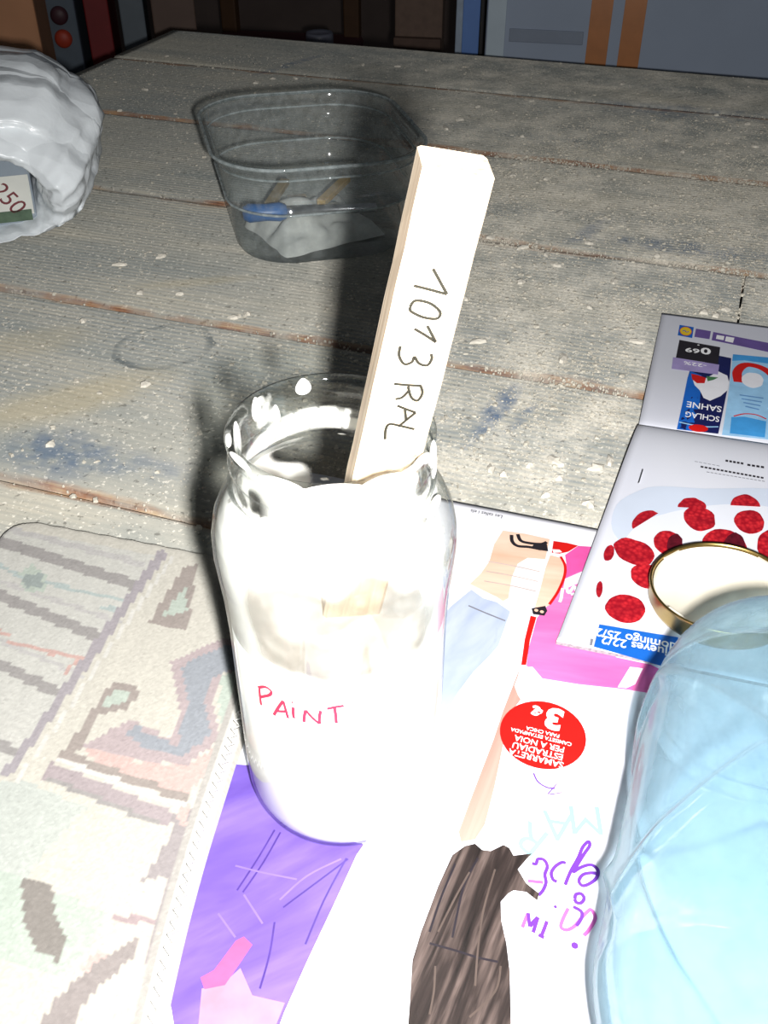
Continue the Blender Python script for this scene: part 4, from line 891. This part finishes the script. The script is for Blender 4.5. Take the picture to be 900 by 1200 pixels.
# stations from the mouth (folded over) to the closed end: (along mouth axis, half width, half height, centre height)
stn = [(.000, .066, .034, .046), (.040, .064, .033, .045), (.080, .066, .034, .043), (.100, .073, .036, .041), (.106, .082, .039, .042), (.100, .094, .045, .047), (.086, .106, .053, .054), (.068, .117, .060, .061), (.045, .127, .066, .067), (.015, .134, .070, .071), (-.02, .136, .072, .073), (-.06, .132, .071, .072), (-.10, .116, .064, .065), (-.135, .088, .050, .052), (-.155, .05, .030, .036), (-.160, .012, .01, .022)]
st2 = []
for a, b in zip(stn[:-1], stn[1:]):
    for k in range(5): st2.append(tuple(a[i]+(b[i]-a[i])*k/5 for i in range(4)))
st2.append(stn[-1]); vs_, fs = [], []; NA = 120
for i, (d_, hw, hh_, ch_) in enumerate(st2):
    for k in range(NA):
        th = 2*PI*k/NA; ct, s_t = math.cos(th), math.sin(th)
        ex = .82; x, z = hw*math.copysign(abs(ct)**ex, ct), hh_*math.copysign(abs(s_t)**ex, s_t)
        f1 = nz(ct*1.7+3, s_t*1.7, d_*7); f2 = nz(ct*5, s_t*5, d_*26); rdg = 1-abs(nz(ct*3.2+9, s_t*3.2, d_*15))*2
        cr1 = max(0, 1-abs(nz(ct*2.3+5, s_t*2.3, d_*12+1))*6); cr2 = max(0, 1-abs(nz(ct*4.1+1, s_t*4.1, d_*21+8))*5); kk = 1+.15*f1+.016*f2+.026*cr1-.024*cr2+.022*math.sin(th*13+f1*9)*max(0, 1-abs(d_-.095)/.035)*(1 if i > 12 else .4)+.016*math.sin(th*8+f1*7+d_*22)*max(0, min(1, (d_+.04)/.11)); dd = d_+.010*f1+.006*f2+.012*math.sin(th*3+1)*(1 if i < 30 else .3)
        p = BG+ax_o*dd+ax_r*(x*kk)+ax_u*(ch_+z*kk); p.z = max(p.z, .0006+.0012*(f2+.6)); vs_.append(p)
for i in range(len(st2)-1):
    for k in range(NA): fs.append((i*NA+k, i*NA+(k+1) % NA, (i+1)*NA+(k+1) % NA, (i+1)*NA+k))
fs.append(tuple(range((len(st2)-1)*NA, len(st2)*NA)))
obj('film', mesh('film', local(bag, vs_), fs, True), M_BAG, bag)
# the packet in the bag
pk = empty('paper_packet', tuple(BG+ax_o*.062+ax_r*-.020+Vector((0, 0, .019)))); rzp = math.atan2(ax_o.y, ax_o.x)+PI/2; pk.rotation_euler = (math.radians(34), 0, rzp); tag(pk, 'grey and white packet marked 250 inside the white bag', 'packet')
obj('carton', from_bm('carton', box_bm(.150, .085, .030, .002, 2, (0, .030, -.006))), flat('grey_card', lin(150, 160, 170), .6, .08, 30), pk)
obj('label', from_bm('label', box_bm(.146, .044, .0012, .0003, 1, (0, .010, .0100))), flat('white_card', lin(222, 222, 214), .6, .05, 30), pk)
me = font_mesh('250'); bm = bmesh.new(); bm.from_mesh(me)
for v in bm.verts: x, y = v.co.x*.024, v.co.y*.024; a = math.radians(-58); v.co = Vector((.052+x*math.cos(a)-y*math.sin(a), .006+x*math.sin(a)+y*math.cos(a), .01085))
obj('lettering', from_bm('lettering', bm), flat('maroon_print', lin(120, 62, 66), .6, .05), pk)
obj('green_print', from_bm('green_print', box_bm(.030, .012, .0003, 0, 1, (.056, -.0135, .0107))), flat('print_green', lin(92, 112, 92), .6, .2, 90), pk)

# ------------------------------------------------------------------ things standing on the floor beyond the table, at the dark end of the room
def standing(name, label, cat, x, y, rz): o = empty(name, (x, y, FZ), rz); return tag(o, label, cat)
def part(name, root, sx, sy, sz, org, mat, bev=.004): return obj(name, from_bm(name, box_bm(sx, sy, sz, bev, 2, org)), mat, root)
M_GBOX = flat('grey_board', lin(146, 158, 176), .6, .07, 5, .3); M_TAPE = flat('brown_tape', lin(172, 110, 62), .35, .08, 40, .5)
FARN = -YAW
gb = standing('grey_cabinet', 'tall pale grey cabinet panel with two brown tape strips behind the table', 'cabinet', .525, 1.86, math.radians(-12))
part('body', gb, .66, .34, 1.15, (0, 0, .575), M_GBOX, .006)
for x in (-.146, -.094): part('tape_strip', gb, .034, .0012, 1.14, (x, -.1704, .572), M_TAPE, .0003)
part('side_strip', gb, .030, .004, 1.14, (-.312, -.171, .572), flat('pale_strip', lin(176, 190, 200), .6, .05, 20), .001)
part('plinth', gb, .12, .003, .02, (-.23, -.1705, .755), flat('grey_lip', lin(126, 136, 152), .6, .06, 20), .001)
bb = standing('blue_folder', 'blue folder with black edge leaning beside the grey cabinet', 'folder', .525-.362*math.cos(.209)+.03*math.sin(.209), 1.86+.362*math.sin(.209)+.03*math.cos(.209), math.radians(-12))
part('cover', bb, .030, .28, 1.0, (0, 0, .50), flat('folder_blue', lin(92, 128, 190), .5, .06, 20), .002); part('edge', bb, .008, .282, 1.0, (.0185, 0, .50), flat('black_edge', lin(24, 22, 24), .6), .002); part('spine', bb, .012, .284, 1.0, (-.020, 0, .5), flat('pale_spine', lin(150, 164, 180), .5), .002)
db = standing('brown_board', 'dim brown board standing in the dark behind the table', 'board', .075, 2.25, math.radians(-10)); part('board', db, .10, .04, 1.0, (0, 0, .5), flat('dim_brown', lin(112, 92, 80), .7), .003); part('cleat', db, .10, .02, .06, (0, -.03, .62), flat('dim_brown2', lin(90, 70, 60), .7), .003)
ch = standing('wooden_chair', 'dark maroon chair standing in the gloom beyond the table', 'chair', -.30, 2.90, math.radians(170))
M_MAR = flat('maroon_cloth', lin(74, 34, 38), .8, .15, 40); M_CHW = flat('dark_chair_wood', lin(84, 58, 36), .6, .12, 30)
part('seat', ch, .42, .42, .05, (0, 0, .45), M_MAR, .015)
for sx in (-.18, .18):
    for sy in (-.18, .18): part('leg', ch, .04, .04, .43, (sx, sy, .215), M_CHW, .004)
    part('back_post', ch, .045, .04, .52, (sx, -.19, .73), M_CHW, .004)
part('backrest', ch, .34, .03, .30, (0, -.19, .78), M_MAR, .012)
o = standing('grey_tin', 'small grey tin on the floor objects behind the table', 'tin', -.150, 2.48, 0); obj('can', lathe('can', [(0, 0), (.030, 0), (.032, .004), (.032, .60), (.030, .606), (.026, .602), (0, .602)], 32), flat('tin_grey', lin(110, 112, 126), .4), o); o['label'] = 'slim grey pipe standing in the dark behind the table'; o['category'] = 'pipe'; o.name = 'grey_pipe'
cr = standing('cardboard_carton', 'tall tan cardboard carton beside the table behind the white bag', 'carton', -.800, 1.80, math.radians(14))
M_CARD = flat('tan_card', lin(176, 126, 92), .8, .08, 12); part('body', cr, .44, .32, 1.05, (0, 0, .525), M_CARD, .004); part('flap', cr, .43, .006, .16, (0, -.166, 1.0), flat('tan_card_flap', lin(160, 112, 80), .8), .002)
sp = standing('storage_unit', 'dark blue grey storage unit with red and orange round knobs', 'cabinet', -.694, 2.343, math.radians(10))
M_BG = flat('blue_grey', lin(92, 104, 116), .6, .1, 20); part('body', sp, .074, .25, 1.0, (0, 0, .50), M_BG, .004)
for z, colr_, nm in ((.648, (176, 62, 40), 'orange'), (.692, (70, 40, 48), 'dark')):
    o = obj('knob', lathe('knob', [(0, .012), (.012, .012), (.017, .008), (.018, 0)], 24), flat('knob_'+nm, lin(*colr_), .5), sp); o.location = (.004, -.125, z); o.rotation_euler = (PI/2, 0, 0)
for k, (x, w, colr_, nm, lab) in enumerate(((-.622, .050, (120, 32, 34), 'red', 'dark red narrow box standing beside the storage unit'), (-.552, .050, (104, 114, 122), 'grey', 'grey narrow box standing between the red and brown boxes'), (-.468, .09, (104, 84, 74), 'brown', 'dull brown box standing beside the grey narrow box'))):
    o = standing('narrow_box', lab, 'box', -.650+(x+.655)*.985*1.02, 2.35+(x+.655)*.174*1.02, math.radians(10)); part('body', o, w, .22, .98-.02*k, (0, 0, (.98-.02*k)/2), flat('box_'+nm, lin(*colr_), .6, .1, 20), .003); part('lid', o, w+.004, .224, .03, (0, 0, .98-.02*k), flat('box_lid_'+nm, tuple(v_*.7 for v_ in lin(*colr_)), .6), .002)
